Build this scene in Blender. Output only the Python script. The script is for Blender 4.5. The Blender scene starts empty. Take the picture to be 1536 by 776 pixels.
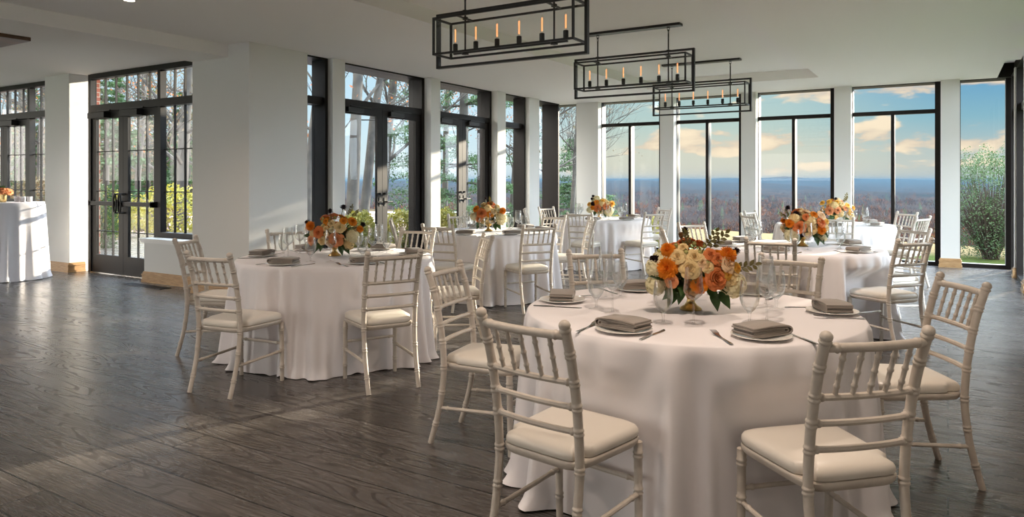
import bpy, math, random
from mathutils import Vector, Matrix
import numpy as np
C = bpy.context.scene.collection
PI = math.pi
R = math.radians
# ---------------------------------------------------------------- camera frame of the place
CAM_H = 1.37
TH = R(31.53)                       # the camera looks 31.5 degrees to the garden side of the long axis
RIGHT = Vector((math.cos(TH), math.sin(TH), 0))
TOWARD = Vector((math.sin(TH), -math.cos(TH), 0))   # from the tables towards the camera

# ---------------------------------------------------------------- mesh helper
class MB:
    def __init__(s):
        s.v = []; s.f = []
    def add(s, vs, fs):
        o = len(s.v); s.v.extend([tuple(p) for p in vs]); s.f.extend([tuple(i + o for i in f) for f in fs]); return s
    def box(s, x0, x1, y0, y1, z0, z1):
        if x0 > x1: x0, x1 = x1, x0
        if y0 > y1: y0, y1 = y1, y0
        vs = [(x0,y0,z0),(x1,y0,z0),(x1,y1,z0),(x0,y1,z0),(x0,y0,z1),(x1,y0,z1),(x1,y1,z1),(x0,y1,z1)]
        return s.add(vs, [(0,3,2,1),(4,5,6,7),(0,1,5,4),(1,2,6,5),(2,3,7,6),(3,0,4,7)])
    def prism(s, pts, z0, z1):
        n = len(pts)
        vs = [(x,y,z0) for x,y in pts] + [(x,y,z1) for x,y in pts]
        return s.add(vs, [tuple(range(n-1,-1,-1)), tuple(range(n,2*n))] + [(i,(i+1)%n,n+(i+1)%n,n+i) for i in range(n)])
    def tube(s, pts, rad, n=8, cap=True):
        pts = [Vector(p) for p in pts]; m = len(pts)
        if not hasattr(rad, '__len__'): rad = [rad]*m
        t0 = (pts[1]-pts[0]).normalized()
        ref = Vector((0,0,1)) if abs(t0.z) < .9 else Vector((1,0,0))
        u = t0.cross(ref).normalized(); vs = []
        for i in range(m):
            t = (pts[min(i+1,m-1)]-pts[max(i-1,0)])
            if t.length < 1e-9: t = t0
            t.normalize(); u = (u - t*u.dot(t)).normalized(); w = t.cross(u)
            for k in range(n):
                a = 2*PI*k/n
                vs.append(pts[i] + (u*math.cos(a)+w*math.sin(a))*rad[i])
        fs = [(i*n+k, i*n+(k+1)%n, (i+1)*n+(k+1)%n, (i+1)*n+k) for i in range(m-1) for k in range(n)]
        if cap: fs += [tuple(range(n-1,-1,-1)), tuple((m-1)*n+k for k in range(n))]
        return s.add(vs, fs)
    def lathe(s, prof, n=24, c=(0,0,0), cap=False):
        vs = []; m = len(prof)
        for r, z in prof:
            for k in range(n):
                a = 2*PI*k/n; vs.append((c[0]+r*math.cos(a), c[1]+r*math.sin(a), c[2]+z))
        fs = [(i*n+k, i*n+(k+1)%n, (i+1)*n+(k+1)%n, (i+1)*n+k) for i in range(m-1) for k in range(n)]
        if cap: fs += [tuple(range(n-1,-1,-1)), tuple((m-1)*n+k for k in range(n))]
        return s.add(vs, fs)
    def grid(s, P):          # P[i][j] points
        a, b = len(P), len(P[0])
        return s.add([p for row in P for p in row], [(i*b+j, i*b+j+1, (i+1)*b+j+1, (i+1)*b+j) for i in range(a-1) for j in range(b-1)])
    def ball(s, c, r, nu=10, nv=6, sq=(1,1,1)):
        P = [[(c[0]+r*sq[0]*math.sin(PI*j/nv)*math.cos(2*PI*i/nu), c[1]+r*sq[1]*math.sin(PI*j/nv)*math.sin(2*PI*i/nu), c[2]+r*sq[2]*math.cos(PI*j/nv)) for i in range(nu+1)] for j in range(nv+1)]
        return s.grid(P)
    def mesh(s, name, smooth=True, angle=40):
        me = bpy.data.meshes.new(name); me.from_pydata(s.v, [], s.f); me.update()
        if smooth:
            me.polygons.foreach_set('use_smooth', [True]*len(me.polygons))
            try: me.set_sharp_from_angle(angle=R(angle))
            except Exception: pass
        return me
    def build(s, name, m=None, parent=None, smooth=True, angle=40):
        return link(name, s.mesh(name, smooth, angle), m, parent)

def link(name, me, m=None, parent=None):
    o = bpy.data.objects.new(name, me); C.objects.link(o)
    if m is not None:
        if not me.materials: me.materials.append(m)
        if me.materials[0] is not m:
            o.material_slots[0].link = 'OBJECT'; o.material_slots[0].material = m
    if parent is not None: o.parent = parent
    return o
def tag(o, label, cat, group=None, kind=None):
    o['label'] = label; o['category'] = cat
    if group: o['group'] = group
    if kind: o['kind'] = kind
    return o
def empty(name, loc=(0,0,0), rz=0):
    o = bpy.data.objects.new(name, None); C.objects.link(o)
    o.location = loc; o.rotation_euler = (0,0,rz); o.empty_display_size = .05
    return o
def struct(o):
    o['kind'] = 'structure'; return o
def copy_tree(o, parent=None):
    c = o.copy(); C.objects.link(c); c.parent = parent
    for ch in list(o.children): copy_tree(ch, c)
    return c

# ---------------------------------------------------------------- materials
def mat(name):
    m = bpy.data.materials.new(name); m.use_nodes = True
    nt = m.node_tree; nt.nodes.clear()
    return m, nt
class NT:
    def __init__(s, nt): s.nt = nt
    def n(s, t, **kw):
        x = s.nt.nodes.new(t)
        for k, v in kw.items():
            if k.startswith('_'): setattr(x, k[1:], v)
        for k, v in kw.items():
            if k.startswith('_'): continue
            key = k.replace('__', ' ')
            s.set(x, int(key[1:]) if key[0] == 'i' and key[1:].isdigit() else key, v)
        return x
    def set(s, x, key, v):
        i = x.inputs[key]
        if isinstance(v, bpy.types.NodeSocket): s.nt.links.new(v, i)
        elif isinstance(v, bpy.types.Node): s.nt.links.new(v.outputs[0], i)
        else:
            if i.type == 'RGBA' and len(v) == 3: v = (*v, 1)
            i.default_value = v
    def math(s, op, a, b=0.0, c=0.0, clamp=False):
        x = s.nt.nodes.new('ShaderNodeMath'); x.operation = op; x.use_clamp = clamp
        for k, v in enumerate((a, b, c)): s.set(x, k, v)
        return x.outputs[0]
    def ramp(s, fac, stops, interp='LINEAR'):
        x = s.nt.nodes.new('ShaderNodeValToRGB'); x.color_ramp.interpolation = interp
        e = x.color_ramp.elements
        while len(e) < len(stops): e.new(.5)
        for k, (p, c) in enumerate(stops):
            e[k].position = p; e[k].color = (*c, 1) if hasattr(c, '__len__') else (c, c, c, 1)
        s.set(x, 0, fac); return x.outputs[0]
    def mix(s, fac, a, b, blend='MIX'):
        x = s.nt.nodes.new('ShaderNodeMix'); x.data_type = 'RGBA'; x.blend_type = blend
        s.set(x, 0, fac); s.set(x, 6, a); s.set(x, 7, b); return x.outputs[2]
    def step(s, v, a, b):
        x = s.nt.nodes.new('ShaderNodeMapRange'); x.interpolation_type = 'SMOOTHSTEP'
        s.set(x, 0, v); s.set(x, 1, a); s.set(x, 2, b); return x.outputs[0]
    def out(s, sh, vol=False):
        o = s.nt.nodes.new('ShaderNodeOutputMaterial'); s.nt.links.new(sh, o.inputs[1 if vol else 0])
    def coords(s, kind='Object', scale=(1,1,1), rot=(0,0,0), loc=(0,0,0)):
        t = s.nt.nodes.new('ShaderNodeTexCoord'); mp = s.nt.nodes.new('ShaderNodeMapping')
        mp.inputs['Scale'].default_value = scale; mp.inputs['Rotation'].default_value = rot; mp.inputs['Location'].default_value = loc
        s.nt.links.new(t.outputs[kind], mp.inputs[0]); return mp.outputs[0]

def simple(name, col, rough=.5, metal=0, spec=.5, var=.0, vscale=8, bump=0, bscale=200, coat=0, sheen=0, col2=None, trans=0):
    m, nt = mat(name); N = NT(nt)
    p = N.n('ShaderNodeBsdfPrincipled', Roughness=rough, Metallic=metal)
    p.inputs['Specular IOR Level'].default_value = spec
    if coat: p.inputs['Coat Weight'].default_value = coat; p.inputs['Coat Roughness'].default_value = .15
    if sheen: p.inputs['Sheen Weight'].default_value = sheen
    if var or col2:
        no = N.n('ShaderNodeTexNoise', Vector=N.coords(), Scale=vscale, Detail=4.0)
        c2 = col2 or tuple(min(1, c*(1-var)) for c in col)
        N.set(p, 'Base Color', N.mix(N.step(no.outputs[0], .35, .65), c2, col))
    else: N.set(p, 'Base Color', col)
    if bump:
        nb = N.n('ShaderNodeTexNoise', Vector=N.coords(), Scale=bscale, Detail=3.0)
        b = N.n('ShaderNodeBump', Strength=bump, Distance=.01, Height=nb.outputs[0]); N.set(p, 'Normal', b.outputs[0])
    sh = p.outputs[0]
    if trans:
        t = N.n('ShaderNodeBsdfTranslucent', Color=col); mx = N.n('ShaderNodeMixShader', i0=trans)
        nt.links.new(sh, mx.inputs[1]); nt.links.new(t.outputs[0], mx.inputs[2]); sh = mx.outputs[0]
    N.out(sh); return m

def glass_mat(name, f0, grazing, tint=(1,1,1), rough=0.0, power=4.0):
    m, nt = mat(name); N = NT(nt)
    lw = N.n('ShaderNodeLayerWeight', Blend=.5)
    f = N.math('ADD', N.math('MULTIPLY', N.math('POWER', lw.outputs['Facing'], power), grazing), f0, clamp=True)
    t = N.n('ShaderNodeBsdfTransparent', Color=tint); g = N.n('ShaderNodeBsdfGlossy', Color=(1,1,1), Roughness=rough)
    mx = N.n('ShaderNodeMixShader', i0=f); nt.links.new(t.outputs[0], mx.inputs[1]); nt.links.new(g.outputs[0], mx.inputs[2])
    N.out(mx.outputs[0]); return m

M = {}
M['wall'] = simple('wall_paint', (.71,.705,.675), .85, spec=.2, bump=.04, bscale=300)
M['ceiling'] = simple('ceiling_paint', (.86,.845,.82), .9, spec=.2)
M['white_trim'] = simple('white_trim', (.78,.77,.74), .5)
M['frame'] = simple('dark_bronze_metal', (.014,.011,.010), .5, spec=.22, var=.15, vscale=3)
M['door_frame'] = simple('painted_steel', (.018,.0165,.016), .5, spec=.25, var=.15, vscale=2)
M['cap'] = simple('pale_aluminium_cap', (.17,.155,.115), .6)
M['black'] = simple('black_iron', (.012,.011,.010), .45, spec=.4)
M['chair'] = simple('chair_paint', (.57,.51,.44), .42, var=.07, vscale=40, bump=.05, bscale=120)
M['vinyl'] = simple('ivory_vinyl', (.70,.65,.575), .36, spec=.5, bump=.06, bscale=350)
M['cloth'] = simple('table_linen', (.80,.77,.78), .95, spec=.1, sheen=.15, bump=.02, bscale=900)
M['napkin'] = simple('taupe_napkin', (.30,.26,.225), .8, spec=.3, sheen=.3, bump=.05, bscale=700)
M['plate'] = simple('cream_china', (.80,.765,.71), .18)
M['steel'] = simple('stainless_steel', (.55,.54,.52), .18, metal=1)
M['gold'] = simple('antique_gold', (.78,.56,.25), .32, metal=1, var=.25, vscale=30, bump=.1, bscale=60)
def stemware():
    m, nt = mat('drinking_glass'); N = NT(nt)
    lw = N.n('ShaderNodeLayerWeight', Blend=.5)
    f = N.math('ADD', N.math('MULTIPLY', N.math('POWER', lw.outputs['Facing'], 1.6), .75), .06, clamp=True)
    t = N.n('ShaderNodeBsdfTransparent', Color=(.965,.967,.965)); g = N.n('ShaderNodeBsdfGlass', Color=(.97,.97,.97), Roughness=0.0, IOR=1.45)
    mx = N.n('ShaderNodeMixShader', i0=f); nt.links.new(t.outputs[0], mx.inputs[1]); nt.links.new(g.outputs[0], mx.inputs[2])
    N.out(mx.outputs[0]); return m
M['glass'] = stemware()
M['pane'] = glass_mat('window_glass', .010, .7, (.97,.985,.98), power=5)
M['lamp_pane'] = glass_mat('lantern_glass', .012, .4, (.984,.993,.989), power=4)
M['bulb'] = glass_mat('bulb_glass', .03, .5, (.99,.97,.93), power=3)
M['bark'] = simple('tree_bark', (.042,.039,.034), .9, col2=(.016,.015,.014), vscale=3, bump=.4, bscale=15)
M['twig'] = simple('twig_bark', (.05,.036,.027), .9)
M['leaf_green'] = simple('green_leaf', (.045,.090,.026), .6, col2=(.020,.048,.015), vscale=2, trans=.35)
M['leaf_pine'] = simple('pine_needles', (.036,.085,.024), .7, col2=(.016,.045,.018), vscale=1.5, trans=.25)
M['leaf_orange'] = simple('orange_leaf', (.36,.12,.02), .6, col2=(.18,.045,.013), vscale=2, trans=.4)
M['leaf_yellow'] = simple('yellow_green_leaf', (.25,.215,.03), .6, col2=(.09,.13,.022), vscale=5, trans=.35)
M['leaf_brown'] = simple('brown_foliage', (.11,.075,.04), .8, col2=(.045,.055,.024), vscale=2, trans=.3)
M['dark_leaf'] = simple('arrangement_leaf', (.045,.10,.02), .38, col2=(.02,.05,.012), vscale=30, trans=.15)
M['olive_leaf'] = simple('olive_leaf', (.16,.13,.035), .45, col2=(.07,.065,.02), vscale=60, trans=.2)
M['stem'] = simple('flower_stem', (.12,.13,.04), .6)
def petal(name, c, c2): return simple(name, c, .65, spec=.25, col2=c2, vscale=45, trans=.22)
M['f_coral'] = petal('coral_petal', (.76,.27,.085), (.60,.15,.045))
M['f_peach'] = petal('peach_petal', (.82,.38,.17), (.68,.22,.09))
M['f_orange'] = petal('orange_petal', (.85,.35,.03), (.70,.19,.015))
M['f_yellow'] = petal('yellow_petal', (.88,.58,.13), (.80,.42,.06))
M['f_cream'] = petal('cream_petal', (.86,.69,.38), (.74,.53,.23))
M['f_blush'] = petal('blush_cream_petal', (.86,.66,.42), (.80,.52,.30))
M['f_white'] = petal('white_petal', (.84,.76,.53), (.70,.64,.36))
M['f_dark'] = petal('burgundy_petal', (.022,.006,.010), (.008,.004,.006))
M['f_brown'] = petal('bronze_bud', (.20,.085,.02), (.08,.04,.012))
M['f_green'] = petal('pale_bud', (.60,.55,.24), (.36,.38,.12))

def emission(name, col, s):
    m, nt = mat(name); N = NT(nt); e = N.n('ShaderNodeEmission', Color=col, Strength=s); N.out(e.outputs[0]); return m
M['filament'] = emission('glowing_filament', (1,.36,.14), .85)
M['lens'] = emission('downlight_lens', (1,.86,.68), 6.0)

def wood_trim():
    m, nt = mat('oak_trim'); N = NT(nt)
    no = N.n('ShaderNodeTexNoise', Vector=N.coords(scale=(3,3,40)), Scale=3.0, Detail=6.0, Distortion=.6)
    c = N.ramp(no.outputs[0], [(.3,(.30,.165,.07)),(.5,(.44,.27,.125)),(.7,(.54,.35,.18))])
    p = N.n('ShaderNodeBsdfPrincipled', Base__Color=c, Roughness=.45); N.out(p.outputs[0]); return m
M['oak'] = wood_trim()
M['walnut'] = simple('walnut_panel', (.14,.072,.035), .5, var=.4, vscale=4)

def floor_mat():
    m, nt = mat('dark_oak_planks'); N = NT(nt)
    co = N.coords()
    br = N.n('ShaderNodeTexBrick', Vector=co, Color1=(0,0,0,1), Color2=(1,1,1,1), Mortar=(.5,.5,.5,1), Scale=1.0, Mortar__Size=.0042, Mortar__Smooth=.1, Bias=0.0, Brick__Width=3.4, Row__Height=.2, _offset=.37, _offset_frequency=2)
    rnd = N.n('ShaderNodeSeparateColor', Color=br.outputs[0]).outputs[0]
    sep = N.n('ShaderNodeSeparateXYZ', Vector=co)
    row = N.math('FLOOR', N.math('DIVIDE', sep.outputs[1], .2))
    seed = N.math('ADD', N.math('MULTIPLY', rnd, 37.0), N.math('MULTIPLY', row, 5.31))
    # cathedral grain: distorted bands running along the board
    v1 = N.n('ShaderNodeCombineXYZ', X=N.math('ADD', N.math('MULTIPLY', sep.outputs[0], .42), seed), Y=N.math('MULTIPLY', sep.outputs[1], 3.0), Z=seed)
    n1 = N.n('ShaderNodeTexNoise', Vector=v1, Scale=1.25, Detail=2.0, Roughness=.42, Distortion=.25)
    rings = N.math('SINE', N.math('MULTIPLY', n1.outputs[0], 190.0))
    patch = N.n('ShaderNodeTexNoise', Vector=N.n('ShaderNodeCombineXYZ', X=N.math('MULTIPLY', sep.outputs[0], .9), Y=N.math('MULTIPLY', sep.outputs[1], 5.0), Z=seed), Scale=1.0, Detail=1.0)
    grain = N.math('MULTIPLY', N.step(rings, .45, .95), N.step(patch.outputs[0], .34, .54))
    v2 = N.n('ShaderNodeCombineXYZ', X=N.math('ADD', N.math('MULTIPLY', sep.outputs[0], 4.0), seed), Y=N.math('MULTIPLY', sep.outputs[1], 130.0), Z=seed)
    n2 = N.n('ShaderNodeTexNoise', Vector=v2, Scale=1.0, Detail=4.0, Roughness=.65)
    fine = N.step(n2.outputs[0], .42, .62)
    v3 = N.n('ShaderNodeCombineXYZ', X=N.math('ADD', N.math('MULTIPLY', sep.outputs[0], 1.1), seed), Y=N.math('MULTIPLY', sep.outputs[1], 6.0), Z=seed)
    n3 = N.n('ShaderNodeTexNoise', Vector=v3, Scale=1.0, Detail=3.0)
    base = N.ramp(N.math('ADD', N.math('MULTIPLY', rnd, .5), N.math('MULTIPLY', n3.outputs[0], .5)), [(.2,(.078,.070,.065)),(.5,(.112,.101,.094)),(.8,(.150,.137,.129))])
    c = N.mix(N.math('MULTIPLY', grain, .62), base, (.026,.021,.018), 'MIX')
    c = N.mix(N.math('MULTIPLY', N.math('SUBTRACT', 1.0, fine), .55), c, (.02,.015,.011), 'MIX')
    c = N.mix(br.outputs['Fac'], c, (.006,.005,.004))
    h = N.math('SUBTRACT', N.math('SUBTRACT', 1.0, N.math('MULTIPLY', grain, .35)), N.math('ADD', N.math('MULTIPLY', br.outputs['Fac'], 2.0), N.math('MULTIPLY', N.math('SUBTRACT', 1.0, fine), .3)))
    bp = N.n('ShaderNodeBump', Strength=.09, Distance=.0025, Height=h)
    ro = N.math('ADD', .20, N.math('ADD', N.math('MULTIPLY', grain, .09), N.math('MULTIPLY', n3.outputs[0], .12)))
    p = N.n('ShaderNodeBsdfPrincipled', Base__Color=c, Roughness=ro, Normal=bp.outputs[0]); p.inputs['Specular IOR Level'].default_value = .55
    N.out(p.outputs[0]); return m
M['floor'] = floor_mat()

def brick_mat():
    m, nt = mat('red_brick'); N = NT(nt)
    co = N.coords()
    sp = N.n('ShaderNodeSeparateXYZ', Vector=co)
    uv = N.n('ShaderNodeCombineXYZ', X=N.math('ADD', sp.outputs[0], sp.outputs[1]), Y=sp.outputs[2])
    b = N.n('ShaderNodeTexBrick', Vector=uv, Color1=(.20,.055,.033,1), Color2=(.15,.042,.028,1), Mortar=(.24,.22,.19,1), Scale=1.0, Mortar__Size=.006, Brick__Width=.21, Row__Height=.07)
    p = N.n('ShaderNodeBsdfPrincipled', Base__Color=b.outputs[0], Roughness=.9); N.out(p.outputs[0]); return m
M['brick'] = brick_mat()
def paver_mat():
    m, nt = mat('brick_pavers'); N = NT(nt)
    b = N.n('ShaderNodeTexBrick', Vector=N.coords(), Color1=(.26,.16,.13,1), Color2=(.33,.23,.20,1), Mortar=(.24,.21,.19,1), Scale=1.0, Mortar__Size=.008, Brick__Width=.3, Row__Height=.15)
    p = N.n('ShaderNodeBsdfPrincipled', Base__Color=b.outputs[0], Roughness=.85); N.out(p.outputs[0]); return m
M['paver'] = paver_mat()
def ground_mat():
    m, nt = mat('lawn_and_woodland_ground'); N = NT(nt)
    co = N.coords(); sp = N.n('ShaderNodeSeparateXYZ', Vector=co)
    n = N.n('ShaderNodeTexNoise', Vector=co, Scale=.35, Detail=6.0, Roughness=.65)
    n2 = N.n('ShaderNodeTexNoise', Vector=co, Scale=9.0, Detail=6.0, Roughness=.7)
    green = N.ramp(n2.outputs[0], [(.3,(.03,.048,.014)),(.7,(.07,.092,.032))])
    tan = N.ramp(n2.outputs[0], [(.3,(.08,.063,.033)),(.55,(.13,.105,.06)),(.75,(.17,.14,.085))])
    k = N.step(N.math('ADD', sp.outputs[1], N.math('MULTIPLY', n.outputs[0], 3.0)), 17.2, 18.8)
    lawn = N.mix(k, green, tan)
    # far woodland: bare grey-violet crowns, rust oaks and dark conifers
    n3 = N.n('ShaderNodeTexNoise', Vector=co, Scale=.011, Detail=8.0, Roughness=.62)
    n4 = N.n('ShaderNodeTexNoise', Vector=co, Scale=.004, Detail=4.0, Roughness=.6)
    wood = N.ramp(n3.outputs[0], [(.32,(0.00924,0.01155,0.00924)),(.45,(0.01694,0.01386,0.01386)),(.58,(0.02464,0.01925,0.01694)),(.68,(0.04235,0.01925,0.00924)),(.8,(0.02618,0.02002,0.01771))])
    d = N.n('ShaderNodeVectorMath', _operation='LENGTH', i0=co)
    k2 = N.step(d.outputs['Value'], 28.0, 42.0)
    c = N.mix(k2, lawn, wood)
    p = N.n('ShaderNodeBsdfDiffuse', Color=c)
    N.out(p.outputs[0]); return m
M['ground'] = ground_mat()
def forest_mat():
    m, nt = mat('woodland_crowns'); N = NT(nt)
    co = N.coords()
    n3 = N.n('ShaderNodeTexNoise', Vector=co, Scale=.045, Detail=3.0, Roughness=.55)
    n5 = N.n('ShaderNodeTexNoise', Vector=co, Scale=.5, Detail=3.0, Roughness=.6)
    wood = N.ramp(n3.outputs[0], [(.34,(0.01934,0.0171,0.01785)),(.46,(0.03124,0.02305,0.02231)),(.53,(0.03868,0.02678,0.02083)),(.575,(0.1264,0.0409,0.01116)),(.67,(0.1041,0.03719,0.01339)),(.74,(0.03124,0.0238,0.02231))])
    c = N.mix(N.math('MULTIPLY', N.step(n5.outputs[0], .4, .65), .5), wood, (0.01488,0.0119,0.01339))
    p = N.n('ShaderNodeBsdfDiffuse', Color=c)
    N.out(p.outputs[0]); return m
M['forest'] = forest_mat()
M['stone'] = simple('pale_stone', (.60,.585,.55), .9, var=.25, vscale=3)
DL_WATT = 72.0
HAZE_COL = (.045,.082,.118); HAZE_D = 1/4200
SKY_UP = 5.0; SKY_BACK = 1.2; SKY_GLOW = 4.8; SUN_W = 8.5; EXPO = 1.0
# ---------------------------------------------------------------- the room
CEIL = 2.965
YB = 13.33                                     # inner plane of the valley-side window frames
def mapB(a, b): return (a, YB + b)             # valley wall: a runs along X, b outwards
def mapL(a, b): return (-6.82 - b, a)          # garden-door wall: a runs along Y
def mapR(a, b): return (.83 + b, a)
def mapW(a, b): return (a, 5.81 + b)           # wall of the paned doors in the side wing
def bx(mb, mp, a0, a1, b0, b1, z0, z1):
    (x0, y0), (x1, y1) = mp(a0, b0), mp(a1, b1)
    return mb.box(x0, x1, y0, y1, z0, z1)

struct(MB().box(-18, 1.3, -4.5, 13.75, -.2, 0).build('floor', M['floor'], smooth=False))
c = MB()
c.box(-7.10, -4.48, -4.5, 13.40, CEIL, 3.4); c.box(-7.2, -7.10, -4.5, 6.2, CEIL, 3.4); c.box(-1.70, .65, -4.5, 13.40, CEIL, 3.4)
c.box(.65, 1.3, -4.5, 11.48, CEIL, 3.4); c.box(.65, 1.3, 11.48, 13.40, 3.17, 3.4)
c.box(-4.48, -1.70, -4.5, 3.4, CEIL, 3.4); c.box(-4.48, -1.70, 11.82, 13.40, CEIL, 3.4)
c.box(-4.48, -1.70, 3.4, 11.82, 3.11, 3.4)
struct(c.build('ceiling', M['ceiling'], smooth=False))
struct(MB().box(-18, -7.87, -4.5, 6.2, 2.966, 3.4).build('ceiling', M['ceiling'], smooth=False))
struct(MB().box(-7.87, -7.2, -4.5, 5.36, 2.82, 3.4).build('ceiling_beam', M['ceiling'], smooth=False))
f = MB().box(-7.5, 1.3, 13.40, 13.75, CEIL-.002, 3.4); f.box(-7.5, -7.10, 6.2, 13.40, CEIL-.002, 3.4)
struct(f.build('trim_4', M['frame'], smooth=False))
# walls and columns
struct(MB().box(-7.87, -6.82, 5.36, 6.23, 0, CEIL).build('wall_pillar', M['wall'], smooth=False))
struct(MB().box(-8.25, -7.87, 5.81, 6.1, 0, CEIL).build('wall_left', M['wall'], smooth=False))
struct(MB().box(-11.86, -11.16, 5.57, 5.87, 0, CEIL).build('wall_pilaster', M['wall'], smooth=False))
struct(MB().box(-15.6, -14.65, 5.57, 6.1, 0, CEIL).build('wall_pilaster', M['wall'], smooth=False))
LC = [(6.66, 6.88), (8.72, 8.957), (10.63, 10.90), (11.76, 12.14)]
for y0, y1 in LC: struct(MB().box(-7.09, -6.82, y0, y1, 0, CEIL).build('wall_column', M['wall'], smooth=False))
BC = [(-6.52, -6.03), (-4.73, -4.46), (-3.20, -2.94), (-1.65, -1.39), (-.10, .16)]
for x0, x1 in BC:
    struct(MB().prism([(x0,13.16),(x1,13.16),(x1,13.325),(x1-.09,13.325),(x1-.09,13.6),(x0,13.6)], 0, CEIL).build('wall_column', M['wall'], smooth=False))
RC = [(12.22, 12.36), (10.62, 10.86), (8.9, 9.2), (6.8, 7.1)]
for y0, y1 in RC: struct(MB().box(.80, 1.2, y0, y1, 0, CEIL).build('wall_column', M['wall'], smooth=False))
struct(MB().box(.83, 1.2, -4.5, 6.8, 0, CEIL).build('wall_right', M['wall'], smooth=False))
w = MB().box(-13, -7.0, -4.8, -4.5, 0, CEIL); w.box(-4.0, 1.2, -4.8, -4.5, 0, CEIL); w.box(-7.0, -4.0, -4.8, -4.5, 2.5, CEIL)
struct(w.build('wall_rear', M['wall'], smooth=False))
t = MB().box(.65, 1.3, 13.34, 13.40, CEIL, 3.17); t.box(.86, 1.3, 11.48, 13.34, CEIL, 3.17); t.box(.66, .86, 13.22, 13.34, CEIL-.01, 3.17)
struct(t.build('trim_3', M['frame'], smooth=False))
# oak baseboards with a stepped profile
def baseboard(name, x0, x1, y0, y1, sides):
    b = MB()
    for p, z0, z1 in ((.030, 0, .03), (.022, .03, .095), (.028, .095, .108), (.016, .108, .128), (.009, .128, .142)):
        b.box(x0 - p*('w' in sides), x1 + p*('e' in sides), y0 - p*('s' in sides), y1 + p*('n' in sides), z0, z1)
    return struct(b.build(name, M['oak'], smooth=False))
baseboard('baseboard_left', -7.87, -6.82, 5.36, 6.2, 'se')
baseboard('baseboard_left', -11.86, -11.16, 5.57, 5.80, 'swe')
baseboard('baseboard_left', -15.6, -14.66, 5.57, 5.80, 'se')
for y0, y1 in LC: baseboard('baseboard_left', -6.9, -6.82, y0, y1, 'e')
for x0, x1 in BC: baseboard('baseboard_back', x0, x1, 13.16, 13.3, 'swe')
for y0, y1 in RC: baseboard('baseboard_right', .80, .9, y0, y1, 'wsn')
# low wall with a white ledge under the side light of the paned doors
struct(MB().box(-9.28, -7.87, 5.60, 5.81, 0, .555).build('wall_ledge', M['wall'], smooth=False))
l = MB().box(-9.33, -7.87, 5.555, 5.86, .555, .59); l.box(-9.31, -7.87, 5.575, 5.6, .53, .555)
struct(l.build('trim_1', M['white_trim'], smooth=False))
baseboard('baseboard_left', -9.28, -7.87, 5.60, 5.8, 'sw')
# wooden panel hung under the wing ceiling
w = MB().box(-12.4, -8.72, -1.0, 3.95, 2.925, 2.966)
struct(w.build('trim_2', M['walnut'], smooth=False))

WN = [0]
def window(kind='window'):
    WN[0] += 1
    e = empty('%s_%d' % (kind, WN[0])); e['kind'] = 'structure'; return e
def pane(par, mp, a0, a1, b, z0, z1, name='pane'):
    return bx(MB(), mp, a0, a1, b, b+.008, z0, z1).build(name, M['pane'], par, smooth=False)
# valley-side windows
def back_window(x0, x1, jl=.10, jr=.08, mull=True, transom=True):
    e = window(); f = MB(); cap = MB(); z1 = CEIL
    bx(f, mapB, x0, x0+jl, 0, .10, 0, z1); bx(f, mapB, x1-jr, x1, 0, .10, 0, z1)
    bx(f, mapB, x0+jl, x1-jr, 0, .10, 0, .058); bx(f, mapB, x0+jl, x1-jr, .02, .10, z1-.012, z1)
    bx(cap, mapB, x0+jl-.03, x0+jl, .10, .18, 0, z1); bx(cap, mapB, x1-jr, x1-jr+.03, .10, .18, 0, z1)
    a0, a1 = x0+jl, x1-jr; m = (a0+a1)/2
    if transom:
        bx(f, mapB, a0, a1, -.01, .10, 2.462, 2.524)
        pane(e, mapB, a0, a1, .05, 2.524, z1-.012)
    if mull:
        bx(f, mapB, m-.027, m+.027, -.01, .10, .058, 2.462)
        bx(cap, mapB, m-.025, m+.025, .10, .18, .058, 2.462)
        pane(e, mapB, a0, m-.027, .05, .058, 2.462); pane(e, mapB, m+.027, a1, .05, .058, 2.462)
    else: pane(e, mapB, a0, a1, .05, .058, 2.462 if transom else z1-.012)
    f.build('frame', M['frame'], e, smooth=False); cap.build('outer_mullion', M['cap'], e, smooth=False)
back_window(-7.17, -6.52, .02, .02, False, False)
for k in range(4): back_window(BC[k][1]-.09, BC[k+1][0])
back_window(.16-.09, .83, .10, .07, False, False)
struct(MB().box(-7.32, -7.17, 13.15, 13.45, 0, CEIL).build('window_corner_post', M['frame'], smooth=False))
# garden-door wall: narrow side lights
def side_light(mp, y0, y1, j=.045, transom=True, mull=False, d0=.09, d1=.34):
    e = window(); f = MB()
    bx(f, mp, y0, y0+j, d0, d1, 0, CEIL); bx(f, mp, y1-j, y1, d0, d1, 0, CEIL)
    bx(f, mp, y0+j, y1-j, d0, d1, 0, .06); bx(f, mp, y0+j, y1-j, d0, d1, CEIL-.02, CEIL)
    if transom:
        bx(f, mp, y0+j, y1-j, d0+.05, d1, 2.36, 2.46)
        pane(e, mp, y0+j, y1-j, .29, 2.46, CEIL-.02)
    pane(e, mp, y0+j, y1-j, .29, .06, 2.36 if transom else CEIL-.02)
    f.build('frame', M['frame'], e, smooth=False)
side_light(mapL, 6.23, 6.66)
side_light(mapL, 10.90, 11.76)
side_light(mapL, 12.14, 13.15, transom=False)
prev = 13.15
for y0, y1 in RC:                                # right-hand wall, mostly outside the view
    if prev - y1 > .3: side_light(mapR, y1, prev, d0=-.012, d1=.30)
    prev = y0

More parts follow.
